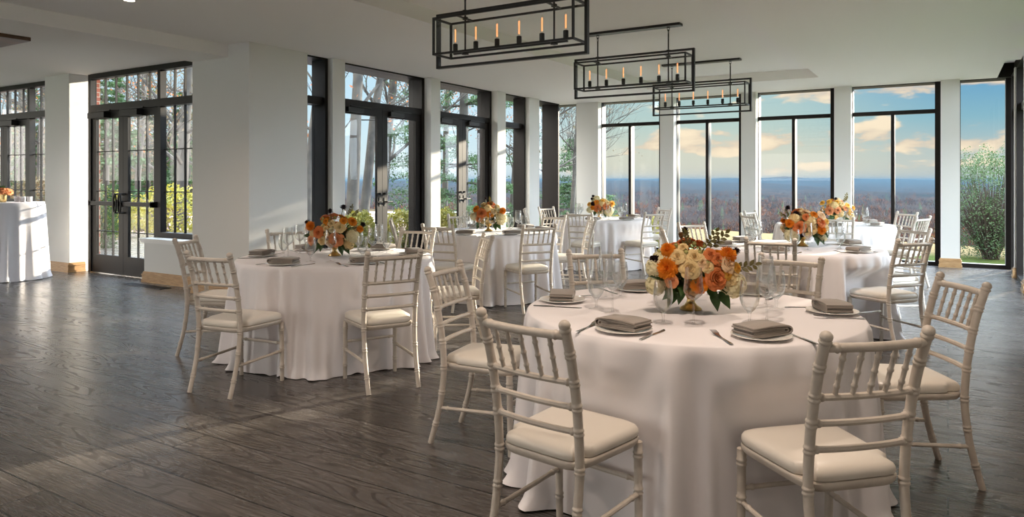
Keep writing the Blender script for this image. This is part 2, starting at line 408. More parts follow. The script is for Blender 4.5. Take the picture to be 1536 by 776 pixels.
# garden doors: two glazed leaves under a transom light
def closer(par, mp, a0, a1, b, z, m):
    k = MB(); bx(k, mp, a0, a1, b-.06, b, z, z+.065); s = a1 if True else a0
    k2 = MB(); bx(k2, mp, a0+.06, a1+.18, b-.045, b-.03, z+.075, z+.09)
    o = k.build('door_closer', m, par, smooth=False); k2.build('closer_arm', M['black'], o, smooth=False)
def garden_doors(y0, y1):
    e = window('door'); f = MB(); j = .06; m = (y0+y1)/2; b0, b1 = .13, .40
    bx(f, mapL, y0, y0+j, b0, b1, 0, CEIL); bx(f, mapL, y1-j, y1, b0, b1, 0, CEIL)
    bx(f, mapL, y0+j, y1-j, b0, b1, CEIL-.02, CEIL); bx(f, mapL, y0+j, y1-j, b0+.02, b1, 2.40, 2.485)
    bx(f, mapL, y0+j, y1-j, .1, b1, 0, .018)
    f.build('frame', M['frame'], e, smooth=False)
    pane(e, mapL, y0+j, y1-j, .22, 2.485, CEIL-.02)
    for a0, a1, hinge in ((y0+j, m-.003, 0), (m+.003, y1-j, 1)):
        d = MB(); s = .105
        bx(d, mapL, a0, a0+s, .17, .215, .02, 2.395); bx(d, mapL, a1-s, a1, .17, .215, .02, 2.395)
        bx(d, mapL, a0+s, a1-s, .17, .215, 2.29, 2.395); bx(d, mapL, a0+s, a1-s, .17, .215, .02, .27)
        lf = d.build('door_leaf', M['frame'], e, smooth=False)
        pane(lf, mapL, a0+s, a1-s, .19, .27, 2.29)
        a = a1-.05 if not hinge else a0+.05
        h = MB(); X, Y = mapL(a, .17)
        h.tube([(X,Y,1.06),(X+.05,Y,1.06)], .012, 8); h.tube([(X+.05,Y,1.06),(X+.05,Y+(-.11 if not hinge else .11),1.06)], .009, 8)
        h.lathe([(0,-.012),(.028,-.012),(.028,.012),(0,.012)], 12, (X+.006,Y,1.18)); h.box(X, X+.008, Y-.02, Y+.02, 1.0, 1.12)
        h.build('handle', M['black'], lf)
        closer(lf, mapL, a0+.12, a0+.42, .17, 2.31, M['black'])
garden_doors(6.88, 8.72)
garden_doors(8.957, 10.63)

# paned steel doors of the wing
def muntins(mb, a0, a1, n, z0, z1, rows, b=.03, t=.0065):
    for k in range(1, n):
        a = a0 + (a1-a0)*k/n; bx(mb, mapW, a-t, a+t, b+.004, b+.034, z0, z1)
    for z in rows: bx(mb, mapW, a0, a1, b+.006, b+.032, z-t, z+t)
def paned_doors(x0, x1, s1):
    e = window('door'); m = (x0+x1)/2; j = .07; f = MB()
    bx(f, mapW, x0, x0+j, -.02, .07, 0, CEIL); bx(f, mapW, x1-j*.5, x1+j*.5, -.02, .07, 0, CEIL)
    bx(f, mapW, s1-.05, s1, -.02, .07, .59, CEIL)
    bx(f, mapW, x0+j, s1-.05, -.03, .07, CEIL-.075, CEIL); bx(f, mapW, x0+j, s1-.05, -.04, .07, 2.39, 2.495)
    bx(f, mapW, x1+j*.5, s1-.05, -.03, .07, .59, .66)
    f.build('frame', M['door_frame'], e, smooth=False)
    p = pane(e, mapW, x0+j, x1-j*.5, .05, 2.495, CEIL-.075)
    g = MB(); muntins(g, x0+j, x1-j*.5, 6, 2.495, CEIL-.075, []); g.build('glazing_bar', M['door_frame'], p, smooth=False)
    p = pane(e, mapW, x1+j*.5, s1-.05, .05, 2.495, CEIL-.075)
    g = MB(); muntins(g, x1+j*.5, s1-.05, 4, 2.495, CEIL-.075, []); g.build('glazing_bar', M['door_frame'], p, smooth=False)
    p = pane(e, mapW, x1+j*.5, s1-.05, .05, .66, 2.39)
    g = MB(); muntins(g, x1+j*.5, s1-.05, 4, .66, 2.39, [1.80, 1.215]); g.build('glazing_bar', M['door_frame'], p, smooth=False)
    for a0, a1, right in ((x0+j, m-.003, 0), (m+.003, x1-j*.5, 1)):
        d = MB(); s = .115
        bx(d, mapW, a0, a0+s, 0, .045, .01, 2.385); bx(d, mapW, a1-s, a1, 0, .045, .01, 2.385)
        bx(d, mapW, a0+s, a1-s, 0, .045, 2.285, 2.385); bx(d, mapW, a0+s, a1-s, 0, .045, .01, .27)
        lf = d.build('door_leaf', M['door_frame'], e, smooth=False)
        p = pane(lf, mapW, a0+s, a1-s, .02, .27, 2.285)
        g = MB(); muntins(g, a0+s, a1-s, 3, .27, 2.285, [1.80, 1.215, .62], b=.014); g.build('glazing_bar', M['door_frame'], lf, smooth=False)
        pb = MB(); bx(pb, mapW, a0+.03, a1-.03, -.075, -.035, 1.005, 1.065)
        bx(pb, mapW, a0+.03, a0+.09, -.075, 0, .995, 1.075); bx(pb, mapW, a1-.09, a1-.03, -.075, 0, .995, 1.075)
        pb.build('push_bar', M['steel'] if False else M['door_frame'], lf, smooth=False)
        hx = a1-.055 if not right else a0+.055
        h = MB(); Y = 5.81-.03
        pts = [(hx + .035*math.sin(2*PI*k/20)*(1 if right else 1), Y-.06, 1.04+.135*math.cos(2*PI*k/20)) for k in range(21)]
        h.tube(pts, .013, 8, False); h.tube([(hx,Y-.06,1.175),(hx,Y+.04,1.175)], .012, 8); h.tube([(hx,Y-.06,.905),(hx,Y+.04,.905)], .012, 8)
        h.build('pull_handle', M['black'], lf)
        ck = MB(); bx(ck, mapW, a0+.06, a0+.5, -.10, 0, 2.29, 2.375)
        o = ck.build('door_closer', M['door_frame'], lf, smooth=False)
        ar = MB(); bx(ar, mapW, a0+.3, a0+.62, -.085, -.065, 2.385, 2.40); ar.build('closer_arm', M['black'], o, smooth=False)
    th = MB(); bx(th, mapW, x0+j, x1-j*.5, -.03, .16, 0, .009); th.build('threshold', M['steel'], e, smooth=False)
paned_doors(-11.05, -9.25, -8.25)
paned_doors(-14.65, -12.86, -11.86)
struct(MB().box(-12.86, -11.86, 5.60, 5.81, 0, .59).build('wall_ledge', M['wall'], smooth=False))

# floor register beside the low wall
fr = empty('floor_register', (-8.86, 5.37, 0)); tag(fr, 'dark slotted floor register in the planks before the low white ledge', 'vent')
g = MB().box(-.43, .43, -.075, -.06, 0, .006); g.box(-.43, .43, .06, .075, 0, .006); g.box(-.43, -.41, -.06, .06, 0, .006); g.box(.41, .43, -.06, .06, 0, .006)
g.build('frame', M['frame'], fr, smooth=False)
g = MB()
for k in range(26): g.box(-.41+k*.0325, -.41+k*.0325+.014, -.06, .06, .001, .004)
g.build('grille', M['black'], fr, smooth=False)

# recessed downlights of the main ceiling
DL = [(-6.16, 3.58), (-.75, 5.2), (-.75, 2.2), (-3.1, 1.6), (-.6, -.8)]
dl = None
def downlight(x, y, w, col=(1, .80, .65)):
    L = bpy.data.lights.new('downlight_beam', 'SPOT'); L.energy = w; L.color = col; L.spot_size = R(135); L.spot_blend = .9; L.shadow_soft_size = .10
    o = bpy.data.objects.new('downlight_beam', L); C.objects.link(o); o.location = (x, y, CEIL-.03)
for i, (x, y) in enumerate(DL):
    downlight(x, y, DL_WATT*(1.7 if i == 1 else 1))
e = empty('recessed_downlight', (-6.16, 3.58, CEIL)); tag(e, 'small round recessed downlight in the ceiling by the beam end', 'downlight')
MB().lathe([(.045,-.001),(.045,-.006),(.062,-.008),(.070,-.004),(.070,0)], 24).build('trim_ring', M['white_trim'], e)
MB().lathe([(.001,-.002),(.045,-.002)], 24).build('lens', M['lens'], e)
# ---------------------------------------------------------------- lantern pendants
def make_lantern():
    e = empty('lantern_pendant', (-3.085, 4.965, 0))
    Z = 3.11
    MB().box(-.575, .575, -.055, .055, Z-.028, Z).build('ceiling_canopy', M['black'], e, smooth=False)
    t = .011
    f = MB()
    for z in (2.355, 2.81): f.box(-.715, .715, -.02, .02, z-.010, z+.010)
    for x in (-.715, .715): f.box(x-.012, x+.012, -.02, .02, 2.345, 2.820)
    f.build('outer_frame', M['black'], e, smooth=False)
    g = MB(); x0, x1, y0, y1, z0, z1 = -.665, .665, -.135, .115, 2.45, 2.755; t = .0085
    for x in (x0, x1):
        for y in (y0, y1): g.box(x-t, x+t, y-t, y+t, z0-t, z1+t)
        for z in (z0, z1): g.box(x-t, x+t, y0, y1, z-t, z+t)
    for y in (y0, y1):
        for z in (z0, z1): g.box(x0, x1, y-t, y+t, z-t, z+t)
    for x in (-.43, .43):
        g.box(x-.008, x+.008, y0, y1, z1-.006, z1+.006)
    g.build('inner_frame', M['black'], e, smooth=False)
    for x in (x0, x1): MB().box(x-.002, x+.002, y0, y1, z0, z1).build('glass_panel', M['lamp_pane'], e, smooth=False)
    for y in (y0, y1): MB().box(x0, x1, y-.002, y+.002, z0, z1).build('glass_panel', M['lamp_pane'], e, smooth=False)
    for x in (-.43, .43):
        r = MB().tube([(x,0,Z-.10),(x,0,2.462)], .008, 8)
        for z in (2.815, 2.755): r.lathe([(.008,-.014),(.024,-.010),(.024,.010),(.008,.014)], 12, (x,0,z))
        r.lathe([(.008,-.018),(.03,-.016),(.03,.016),(.008,.018)], 12, (x,0,2.462))
        rd = r.build('hanging_rod', M['black'], e)
        k = MB()
        for i, zc in enumerate((Z-.045, Z-.085)):
            pts = [((.013 if i == 0 else 0)*math.cos(a)+x, (.013 if i else 0)*math.cos(a), zc+.028*math.sin(a)) for a in [2*PI*j/16 for j in range(17)]]
            k.tube(pts, .0035, 6, False)
        k.lathe([(.001,-.012),(.022,-.004),(.024,.0)], 12, (x,0,Z-.028))
        k.build('chain_link', M['black'], rd)
    MB().box(-.55, .55, -.009, .009, 2.455, 2.469).build('socket_bar', M['black'], e, smooth=False)
    for i in range(6):
        x = -.5335 + .2134*i
        s = MB().lathe([(.001,2.469),(.012,2.469),(.012,2.480),(.021,2.482),(.021,2.545),(.017,2.548),(.001,2.546)], 16, (x,0,0)).build('socket', M['black'], e)
        b = MB().lathe([(.010,2.545),(.014,2.562),(.0145,2.66),(.011,2.683),(.005,2.693),(.0005,2.695)], 16, (x,0,0)).build('bulb', M['bulb'], s)
        fm = MB()
        for dx in (-.0045, .0045, 0): fm.tube([(x+dx, .004*(dx == 0), 2.565),(x+dx*.9, .004*(dx == 0), 2.61),(x+dx, .004*(dx == 0), 2.672)], .0026, 6)
        fm.build('filament', M['filament'], b)
    return e
lan = make_lantern()
for i, (y, lb) in enumerate(((4.965, 'black glass lantern pendant with six bulbs hanging above the front table, the largest of three'), (7.66, 'black open-frame lantern pendant with six bulbs, in the middle of the row of three'), (10.30, 'black lantern pendant with six bulbs by the valley windows, smallest of the row'))):
    o = lan if i == 0 else copy_tree(lan)
    o.location.y = y; tag(o, lb, 'pendant light', 'lantern pendants along the ceiling tray')

# ---------------------------------------------------------------- chiavari chairs
def catmull(P, n):
    P = [Vector(p) for p in P]; out = []
    for i in range(len(P)-1):
        p0, p1, p2, p3 = P[max(i-1,0)], P[i], P[i+1], P[min(i+2,len(P)-1)]
        for k in range(n):
            t = k/n
            out.append(.5*((2*p1)+(p2-p0)*t+(2*p0-5*p1+4*p2-p3)*t*t+(3*p1-p0-3*p2+p3)*t**3))
    out.append(P[-1]); return out
def bamboo(mb, P, r, rings=(), n=10, taper=(1,1), h=.0028, w=.006):
    """a turned rod along P with raised rings at the given arc fractions"""
    pts = catmull(P, 10) if len(P) > 2 else [Vector(P[0]).lerp(Vector(P[1]), k/8) for k in range(9)]
    L = [0]
    for a, b in zip(pts, pts[1:]): L.append(L[-1]+(b-a).length)
    T = L[-1]
    S = [(l, 0) for l in L]
    for q in rings:
        c0 = q*T
        S = [s for s in S if abs(s[0]-c0) > w*1.3]
        S += [(c0-w, 0), (c0-w*.45, h), (c0+w*.45, h), (c0+w, 0)]
    S = sorted(s for s in S if -1e-9 <= s[0] <= T+1e-9)
    def at(l):
        for i in range(len(L)-1):
            if l <= L[i+1]+1e-9: return pts[i].lerp(pts[i+1], (l-L[i])/max(1e-9, L[i+1]-L[i]))
        return pts[-1]
    V = [at(l) for l, _ in S]; rad = [r*(taper[0]+(taper[1]-taper[0])*l/T)+b for l, b in S]
    return mb.tube(V, rad, n)
def back_pt(z, x=0):
    ys = [(0,-.275),(.10,-.245),(.22,-.215),(.36,-.196),(.46,-.196),(.58,-.207),(.70,-.228),(.80,-.253),(.905,-.288)]
    for (za, ya), (zb, yb) in zip(ys, ys[1:]):
        if z <= zb: return Vector((x, ya+(yb-ya)*(z-za)/(zb-za), z))
    return Vector((x, -.288, z))
def make_chair():
    e = empty('banquet_chair')
    m = M['chair']
    for sx in (-1, 1):
        P = [back_pt(z, sx*(.172+.010*z)) for z in (0,.10,.22,.36,.46,.58,.70,.80,.882)]
        b = MB(); T = .89
        bamboo(b, P, .0172, [q/T for q in (.10,.115,.27,.285,.40,.415,.53,.545,.615,.63,.70,.715,.80,.815)], 12, (.86,1.0))
        top = P[-1]; d = (P[-1]-P[-2]).normalized()
        b.tube([top-d*.002, top+d*.004, top+d*.008, top+d*.014, top+d*.018, top+d*.024, top+d*.032, top+d*.038, top+d*.041], [.0172,.0205,.0205,.0165,.0195,.0200,.0175,.011,.003], 12)
        b.build('back_post', m, e)
    for sx in (-1, 1):
        b = MB(); bamboo(b, [(sx*.182,.185,0),(sx*.182,.178,.40)], .0165, (.22,.26,.52,.56,.86,.90), 12, (.85,1.0)); b.build('front_leg', m, e)
    xs = lambda z: .172+.010*z
    b = MB(); pc = [back_pt(.868, x)+Vector((0, -.022*(1-(x/.18)**2), 0)) for x in (-.178,-.12,-.06,0,.06,.12,.178)]
    bamboo(b, pc, .0145, (.10,.90), 10); b.build('crest_rail', m, e)
    def rail(z, r):
        b = MB(); bamboo(b, [back_pt(z, x)+Vector((0, -.016*(1-(x/.18)**2), 0)) for x in (-.178,-.12,-.06,0,.06,.12,.178)], r, (.06,.94), 8); b.build('back_rail', m, e)
    rail(.705, .0115); rail(.620, .0115); rail(.535, .0115)
    for k in range(5):
        x = (k-2)*.058; b = MB()
        p0 = back_pt(.705, x)+Vector((0, -.016*(1-(x/.18)**2), 0)); p1 = back_pt(.868, x*1.02)+Vector((0, -.022*(1-(x/.18)**2), 0))
        bamboo(b, [p0, p1], .0078, (.22,.5,.78), 8, h=.0024, w=.007); b.build('spindle', m, e)
    # seat frame and cushion share a rounded trapezoid outline
    def outline(s, n=72, notch=False):
        out = []
        for k in range(n):
            a = 2*PI*k/n; cx, cy = math.cos(a), math.sin(a); q = .30
            x = math.copysign(abs(cx)**q, cx); y = math.copysign(abs(cy)**q, cy)
            hw = .188+.016*y
            X_, Y_ = x*hw*s, y*.203*s - .002
            if notch and Y_ < -.118:
                t = min(1, (-.118-Y_)/.02); X_ = math.copysign(min(abs(X_), hw*s*(1-t)+.147*s*t), X_)
            out.append((X_, Y_))
        return out
    def layers(lst, notch=False):
        b = MB(); vs = []; n = 72
        for s, z in lst:
            vs += [(x, y, z) for x, y in outline(s, 72, notch)]
        L_ = len(lst)
        fs = [(i*n+k, i*n+(k+1)%n, (i+1)*n+(k+1)%n, (i+1)*n+k) for i in range(L_-1) for k in range(n)]
        fs += [tuple(range(n-1,-1,-1)), tuple((L_-1)*n+k for k in range(n))]
        return b.add(vs, fs)
    layers([(.90,.392),(.955,.394),(.985,.402),(1.0,.412),(1.0,.420),(.985,.424)]).build('seat_frame', m, e)
    layers([(.94,.424),(.985,.428),(1.0,.438),(.995,.450),(.965,.461),(.90,.468),(.78,.4725),(.55,.476),(.25,.478)], True).build('seat_cushion', M['vinyl'], e)
    b = MB(); bamboo(b, [(-.182,.182,.255),(.182,.182,.255)], .0095, (.12,.88), 8); b.build('stretcher', m, e)
    for sx in (-1, 1):
        b = MB(); p = back_pt(.19, sx*.174); bamboo(b, [(sx*.182,.183,.205),tuple(p)], .0095, (.12,.88), 8); b.build('stretcher', m, e)
    return e

TAB = {'front': (-1.047, 3.303), 'pillar': (-4.185, 4.13), 'doors': (-4.677, 7.161), 'corner': (-4.744, 10.49), 'second': (-1.211, 6.932), 'valley': (-1.37, 10.905)}
TN = {'front': 'front table', 'pillar': 'table by the white pillar', 'doors': 'table by the glazed garden doors', 'corner': 'table in the window corner', 'second': 'table behind the front one', 'valley': 'table by the valley windows'}
# seat: angle about the table centre, distance of the back posts, place, and a label of its own
SEATS = {
 'front': [(-98.4,1.235,'camera-side, paned-door-end','white chair drawn up to the front table, back to the camera, beside bare planks'),
           (-45.4,1.215,'camera-side, bush-window-end','big white chair at the front table, back to the camera, nearer the bush window'),
           (29.6,1.25,'bush-window-side','white chair standing clear of the front table on its bush-window side'),
           (79.5,1.26,'valley-side, bush-window-end','white chair facing the camera behind the tall wine glasses of the front table'),
           (133.8,1.33,'valley-side, garden-door-end','white chair facing the camera behind the flowers, garden-door end of the front table'),
           (188.4,1.29,'pillar-side','white chair side-on at the front table, facing its flowers from the pillar side')],
 'pillar': [(211,1.20,'paned-door-side','white chair side-on at the pillar table, nearest the low white ledge'),
            (278,1.29,'camera-side, paned-door-end','white chair at the pillar table, back to the camera, in front of another chair'),
            (332,1.257,'camera-side, front-table-end','white chair at the pillar table, back to the camera, on the sunlit planks'),
            (45,1.22,'front-table-side','white chair seen edge-on as one curved post between the pillar and front tables'),
            (98,1.235,'garden-door-side','white chair facing the camera behind the pillar table, before the garden door'),
            (157,1.23,'pillar-side','white chair against the white pillar, half hidden by wine glasses and flowers')],
 'doors': [(220,1.18,'pillar-side','slim white chair seen from its side before the yellow bushes and garden door'),
           (276.5,1.25,'camera-side, pillar-end','white chair at the garden-door table, back to the camera, beside the pillar table'),
           (325,1.30,'camera-side, front-table-end','white chair with all its back rails in view at the garden-door table'),
           (36.6,1.21,'corner-table-side','edge-on white chair between the garden-door table and the corner table'),
           (80,1.20,'valley-side','white chair facing the camera just behind the garden-door table'),
           (143,1.22,'garden-door-side','white chair in front of the garden door, behind the flowers')],
 'corner': [(208,1.22,'garden-door-side','edge-on white chair against the narrow window beside the corner table'),
            (280,1.26,'camera-side, garden-door-end','white chair at the corner table with its back to the camera, garden-door end'),
            (332,1.24,'camera-side, valley-end','white chair at the corner table, open back in front of yellow bush'),
            (56,1.22,'valley-side','bright white chair by the valley window column, behind the corner table'),
            (165,1.22,'corner-side','white chair at the corner window post, facing the camera')],
 'second': [(149,1.36,'garden-door-side','chair before the valley window, facing the table behind the front one'),
            (202,1.17,'corner-table-side','slanting edge-on chair post just behind the front table flowers'),
            (268,1.06,'camera-side','chair with its back to the camera between the front table and the one behind'),
            (335,1.11,'bush-window-side','chair on open planks, back to the camera, at the table behind the front one'),
            (46,1.33,'valley-side, bush-window-end','middle chair of three overlapping chair backs by the valley window')],
 'valley': [(222,1.30,'corner-table-side','edge-on white chair beside the column, at the valley-window table'),
            (168,1.22,'column-side','bright white chair against the window column at the valley-window table'),
            (279,1.20,'camera-side','white chair between two flower arrangements, back to the camera'),
            (337,1.18,'bush-window-side','topmost of the three overlapping chair backs by the valley window'),
            (46.6,1.24,'valley-side','white chair facing the room right at the valley window glass')]}
FACE = {('second',2): 10, ('second',3): -12}
proto = make_chair(); used = [False]
DENT = {k: [] for k in TAB}
for tk, seats in SEATS.items():
    cx, cy = TAB[tk]
    for i, (a, d, place, lab) in enumerate(seats):
        ar = R(a); d_seat = d - .268                    # seat centre lies in front of the back posts
        px, py = cx+math.cos(ar)*d_seat, cy+math.sin(ar)*d_seat
        o = proto if not used[0] else copy_tree(proto); used[0] = True
        fa = R(FACE.get((tk, i), 0))
        o.location = (px, py, 0); o.rotation_euler = (0, 0, ar+PI/2+fa)   # local +Y faces the table
        tag(o, lab, 'chair', 'white banquet chairs around the tables')
        DENT[tk].append((ar, d_seat-.225-(.03 if (tk, i) in FACE else 0)))

# ---------------------------------------------------------------- tablecloths
TZ = .76
def cloth(name, c, Rr, zt, seed, dents, label, flare=.055, fold=.066, ks=(11,16,23,31), puddle=.03, top_fold=.0, group='floor-length tablecloths'):
    rnd = random.Random(seed); ph = [rnd.uniform(0, 2*PI) for _ in ks]; am = [rnd.uniform(.7, 1.1)/(1+.35*j) for j in range(len(ks))]
    N_ = 440; sA = sum(am)
    def F(t):
        v = sum(a*(math.cos(k*t+p+.8*math.sin(2*t+p)) ) for k, a, p in zip(ks, am, ph))/sA
        return math.copysign(abs(v*1.5)**.85, v)
    prof = [(.02,0),(.25,0),(.5,0),(.7,0),(.85,0),(.94,0),(.985,-.001),(1.0,-.006)]
    rows = []
    lv = [(Rr*p-.004*(p > .99), zt+z) for p, z in prof]
    for r, z in lv: rows.append([(c[0]+r*math.cos(2*PI*k/N_), c[1]+r*math.sin(2*PI*k/N_), z) for k in range(N_)])
    nz = 26
    for j in range(1, nz+1):
        t = (j/nz)
        z = (zt-.006)*(1-t)+.004*t
        row = []
        for k in range(N_):
            a = 2*PI*k/N_; f = F(a)
            g = t**.8
            r = Rr + .004 + flare*g*(.55+.45*t) + fold*f*(t**.65)*(1-.1*t)
            zz = z
            if t > .93: r += puddle*(t-.93)/.07*(.6+.4*f)
            if t == 1: zz = .004 + .010*max(0, f)
            for da, df in dents:
                d = (a-da+PI) % (2*PI)-PI
                if abs(d) < .9:
                    lat = r*math.sin(d); rad = r*math.cos(d)
                    w = max(0, min(1, (.315-abs(lat))/.06)); w = w*w*(3-2*w)
                    h = max(0, min(1, (.66-zz)/.14)); h = h*h*(3-2*h)
                    lim = df-.006+.010*f*0
                    if rad > lim: r = r-(rad-lim)*w*h/max(.3, math.cos(d))
            row.append((c[0]+r*math.cos(a), c[1]+r*math.sin(a), zz))
        rows.append(row)
    vs = [p for row in rows for p in row]; m = len(rows)
    fs = [(i*N_+k, (i+1)*N_+k, (i+1)*N_+(k+1)%N_, i*N_+(k+1)%N_) for i in range(m-1) for k in range(N_)]
    fs.append(tuple(range(N_)))
    o = MB().add(vs, fs).build(name, M['cloth'], angle=80)
    tag(o, label, 'tablecloth', group); return o
CL = {'front': 'floor-length white cloth on the big round front table', 'pillar': 'floor-length white cloth on the round table by the white pillar',
      'doors': 'floor-length white cloth on the round table by the glazed garden doors', 'corner': 'floor-length white cloth on the round table in the window corner',
      'second': 'floor-length white cloth on the round table directly behind the front one', 'valley': 'floor-length white cloth on the far round table by the valley windows'}
for i, k in enumerate(TAB): cloth('tablecloth', TAB[k], .767, TZ, 11+i*7, DENT[k], CL[k], ks=(21,29,36,45) if i else (16,22,27,35))
COCK = (-11.14, 4.81)
cloth('tablecloth', COCK, .385, 1.07, 77, [], 'white draped cloth to the floor on the tall cocktail table by the paned doors', flare=.05, fold=.035, ks=(8,11,15,19), puddle=.02)

# ---------------------------------------------------------------- place settings
def make_plate():
    p = [(.001,.0),(.055,.0),(.060,.002),(.075,.004),(.112,.011),(.115,.0125),(.1135,.0145),(.076,.0085),(.058,.0065),(.001,.0055)]
    return MB().lathe(p, 40).mesh('plate')
def make_napkin():
    # two nested folds of cloth: rounded on one side, open layers on the other
    b = MB()
    def sheet(path, th, w0):
        P = [Vector((x, 0, z)) for x, z in path]; n = len(P); up = []; dn = []
        for i in range(n):
            t = (P[min(i+1,n-1)]-P[max(i-1,0)]).normalized(); nr = Vector((-t.z, 0, t.x))
            up.append(P[i]+nr*th/2); dn.append(P[i]-nr*th/2)
        ring = up+dn[::-1]; k = len(ring); ys = [-w0, -w0*.97, w0*.97, w0]
        vs = []
        for j, y in enumerate(ys):
            for p in ring: vs.append((p.x, y+.006*math.sin(p.x*31), p.z + (-.0015 if j in (0,3) else 0) + .003*math.cos(y*14)*(p.z/.03)))
        fs = [(j*k+i, j*k+(i+1)%k, (j+1)*k+(i+1)%k, (j+1)*k+i) for j in range(3) for i in range(k)]
        fs += [tuple(range(k-1,-1,-1)), tuple(3*k+i for i in range(k))]
        b.add(vs, fs)
    def U(x0, x1, za, zb, bulge):
        zc, rr = (za+zb)/2, (zb-za)/2
        lo = [(x1+(x0-x1)*i/8, za) for i in range(9)]
        arc = [(x0-rr*1.5*math.sin(PI*i/10), zc-rr*math.cos(PI*i/10)) for i in range(1, 10)]
        hi = [(x0+(x1-x0)*i/10, zb+bulge*math.sin(PI*min(1,(i/10)*1.05))) for i in range(11)]
        return lo+arc+hi
    sheet(U(-.082, .092, .003, .030, .004), .005, .058)
    sheet(U(-.074, .097, .009, .0235, .003), .005, .057)
    sheet(U(-.066, .089, .0145, .0185, .001), .003, .056)
    return b.mesh('napkin', angle=60)
def make_knife():
    b = MB(); n = 22; top = []; 
    P = []
    for i in range(n+1):
        y = -.118+.236*i/n; s = i/n
        if s < .45: w0, w1, h = -.0055-.002*math.sin(PI*s/.45), .0055+.002*math.sin(PI*s/.45), .0042
        else:
            q = (s-.45)/.55; w0 = -.006; w1 = .006+.006*math.sin(PI*min(1,q*.75)) if q < .9 else .010*(1-q)/.1
            h = .0016
        P.append((y, w0, w1, h))
    vs = []
    for y, w0, w1, h in P: vs += [(w0,y,0),(w1,y,0),(w1*.75,y,h),(w0*.75,y,h)]
    fs = [(i*4+k, i*4+(k+1)%4, (i+1)*4+(k+1)%4, (i+1)*4+k) for i in range(n) for k in range(4)]+[(3,2,1,0),(n*4,n*4+1,n*4+2,n*4+3)]
    return b.add(vs, fs).mesh('knife')
def make_fork():
    b = MB(); P = []
    zc = lambda y: .002+.010*max(0, (y-.02)/.08)**1.5*(1 if y < .09 else .9)
    for i in range(19):
        y = -.105+.17*i/18; s = i/18
        w = .0075-.0045*min(1, s/.55) if s < .6 else .003+.009*((s-.6)/.4)**1.4
        P.append((y, w, zc(y)))
    vs = []
    for y, w, z in P: vs += [(-w,y,z),(w,y,z),(w*.8,y,z+.0026),(-w*.8,y,z+.0026)]
    n = len(P)-1
    b.add(vs, [(i*4+k, i*4+(k+1)%4, (i+1)*4+(k+1)%4, (i+1)*4+k) for i in range(n) for k in range(4)]+[(3,2,1,0),(n*4,n*4+1,n*4+2,n*4+3)])
    for k in range(4):
        x = (k-1.5)*.0066
        b.tube([(x,.062,zc(.062)+.001),(x,.09,zc(.09)+.001),(x,.112,zc(.10)+.001)], [.0021,.0019,.0009], 6)
    return b.mesh('fork')
def glass(prof_out, prof_in, name):
    return MB().lathe(prof_out+prof_in, 40).mesh(name, angle=75)
def make_goblet():
    o = [(.001,.004),(.012,.005),(.030,.003),(.036,.0015),(.036,.0),(.036,.0015),(.030,.004),(.014,.007),(.006,.012),(.0048,.025),(.006,.036),(.0075,.040),(.006,.044),(.010,.050),(.022,.062),(.034,.082),(.0405,.106),(.041,.125),(.0385,.155),(.0345,.185)]
    i = [(.0335,.185),(.0375,.155),(.0400,.125),(.0395,.106),(.0330,.083),(.0215,.0635),(.009,.053),(.001,.0505)]
    return glass(o[4:], i, 'water_goblet')
def make_wine():
    o = [(.037,.0),(.037,.0015),(.028,.004),(.010,.008),(.005,.014),(.0038,.03),(.0036,.07),(.0040,.098),(.0065,.104),(.018,.113),(.036,.130),(.0415,.143),(.0420,.150),(.0385,.185),(.0335,.243)]
    i = [(.0327,.243),(.0375,.185),(.0410,.150),(.0405,.143),(.0350,.131),(.017,.1145),(.004,.1075),(.001,.107)]
    return glass(o, i, 'wine_glass')
ME = {'plate': make_plate(), 'napkin': make_napkin(), 'knife': make_knife(), 'fork': make_fork(), 'goblet': make_goblet(), 'wine': make_wine()}
MM = {'plate': 'plate', 'napkin': 'napkin', 'knife': 'steel', 'fork': 'steel', 'goblet': 'glass', 'wine': 'glass'}
GN = {'plate': ('dinner_plate', 'plate', 'cream plates under the napkins'), 'napkin': ('folded_napkin', 'napkin', 'folded taupe napkins'), 'knife': ('table_knife', 'knife', 'knives beside the plates'),
      'fork': ('table_fork', 'fork', 'forks beside the plates'), 'goblet': ('water_goblet', 'glass', 'short-stemmed water goblets'), 'wine': ('wine_glass', 'glass', 'long-stemmed wine glasses')}
def place(kind, x, y, z, rz, label):
    nm, cat, grp = GN[kind]
    o = link(nm, ME[kind], M[MM[kind]]); o.location = (x, y, z); o.rotation_euler = (0, 0, rz)
    tag(o, label, cat, grp); return o
# radial / right-hand offsets measured at the front table; a plain pattern elsewhere
SPEC = {('front',0): dict(plate=(.618,.019), knife=(.605,.143,5), fork=(.66,-.128,10), goblet=(.395,.077), wine=(.332,.185)),
        ('front',5): dict(plate=(.620,.027), knife=(.590,.185,8), fork=(.62,-.14,0), goblet=(.401,.172), wine=(.301,.248)),
        ('front',4): dict(plate=(.590,.020), knife=(.60,.182,8), fork=(.6,-.14,0), goblet=(.388,.193), wine=(.368,.279)),
        ('front',1): dict(plate=(.618,-.007), knife=(.655,.133,-3), fork=(.605,-.168,-10), goblet=(.376,.091), wine=(.366,.179)),
        ('front',2): dict(plate=(.641,-.071), knife=(.590,.068,0), fork=(.62,-.205,-6), goblet=(.413,.006), wine=(.395,.105)),
        ('front',3): dict(plate=(.637,-.028), knife=(.60,.13,0), fork=(.6,-.17,0), goblet=(.40,.10), wine=(.36,.20))}
rs = random.Random(5); NAPZ = min(v.co.z for v in ME['napkin'].vertices)
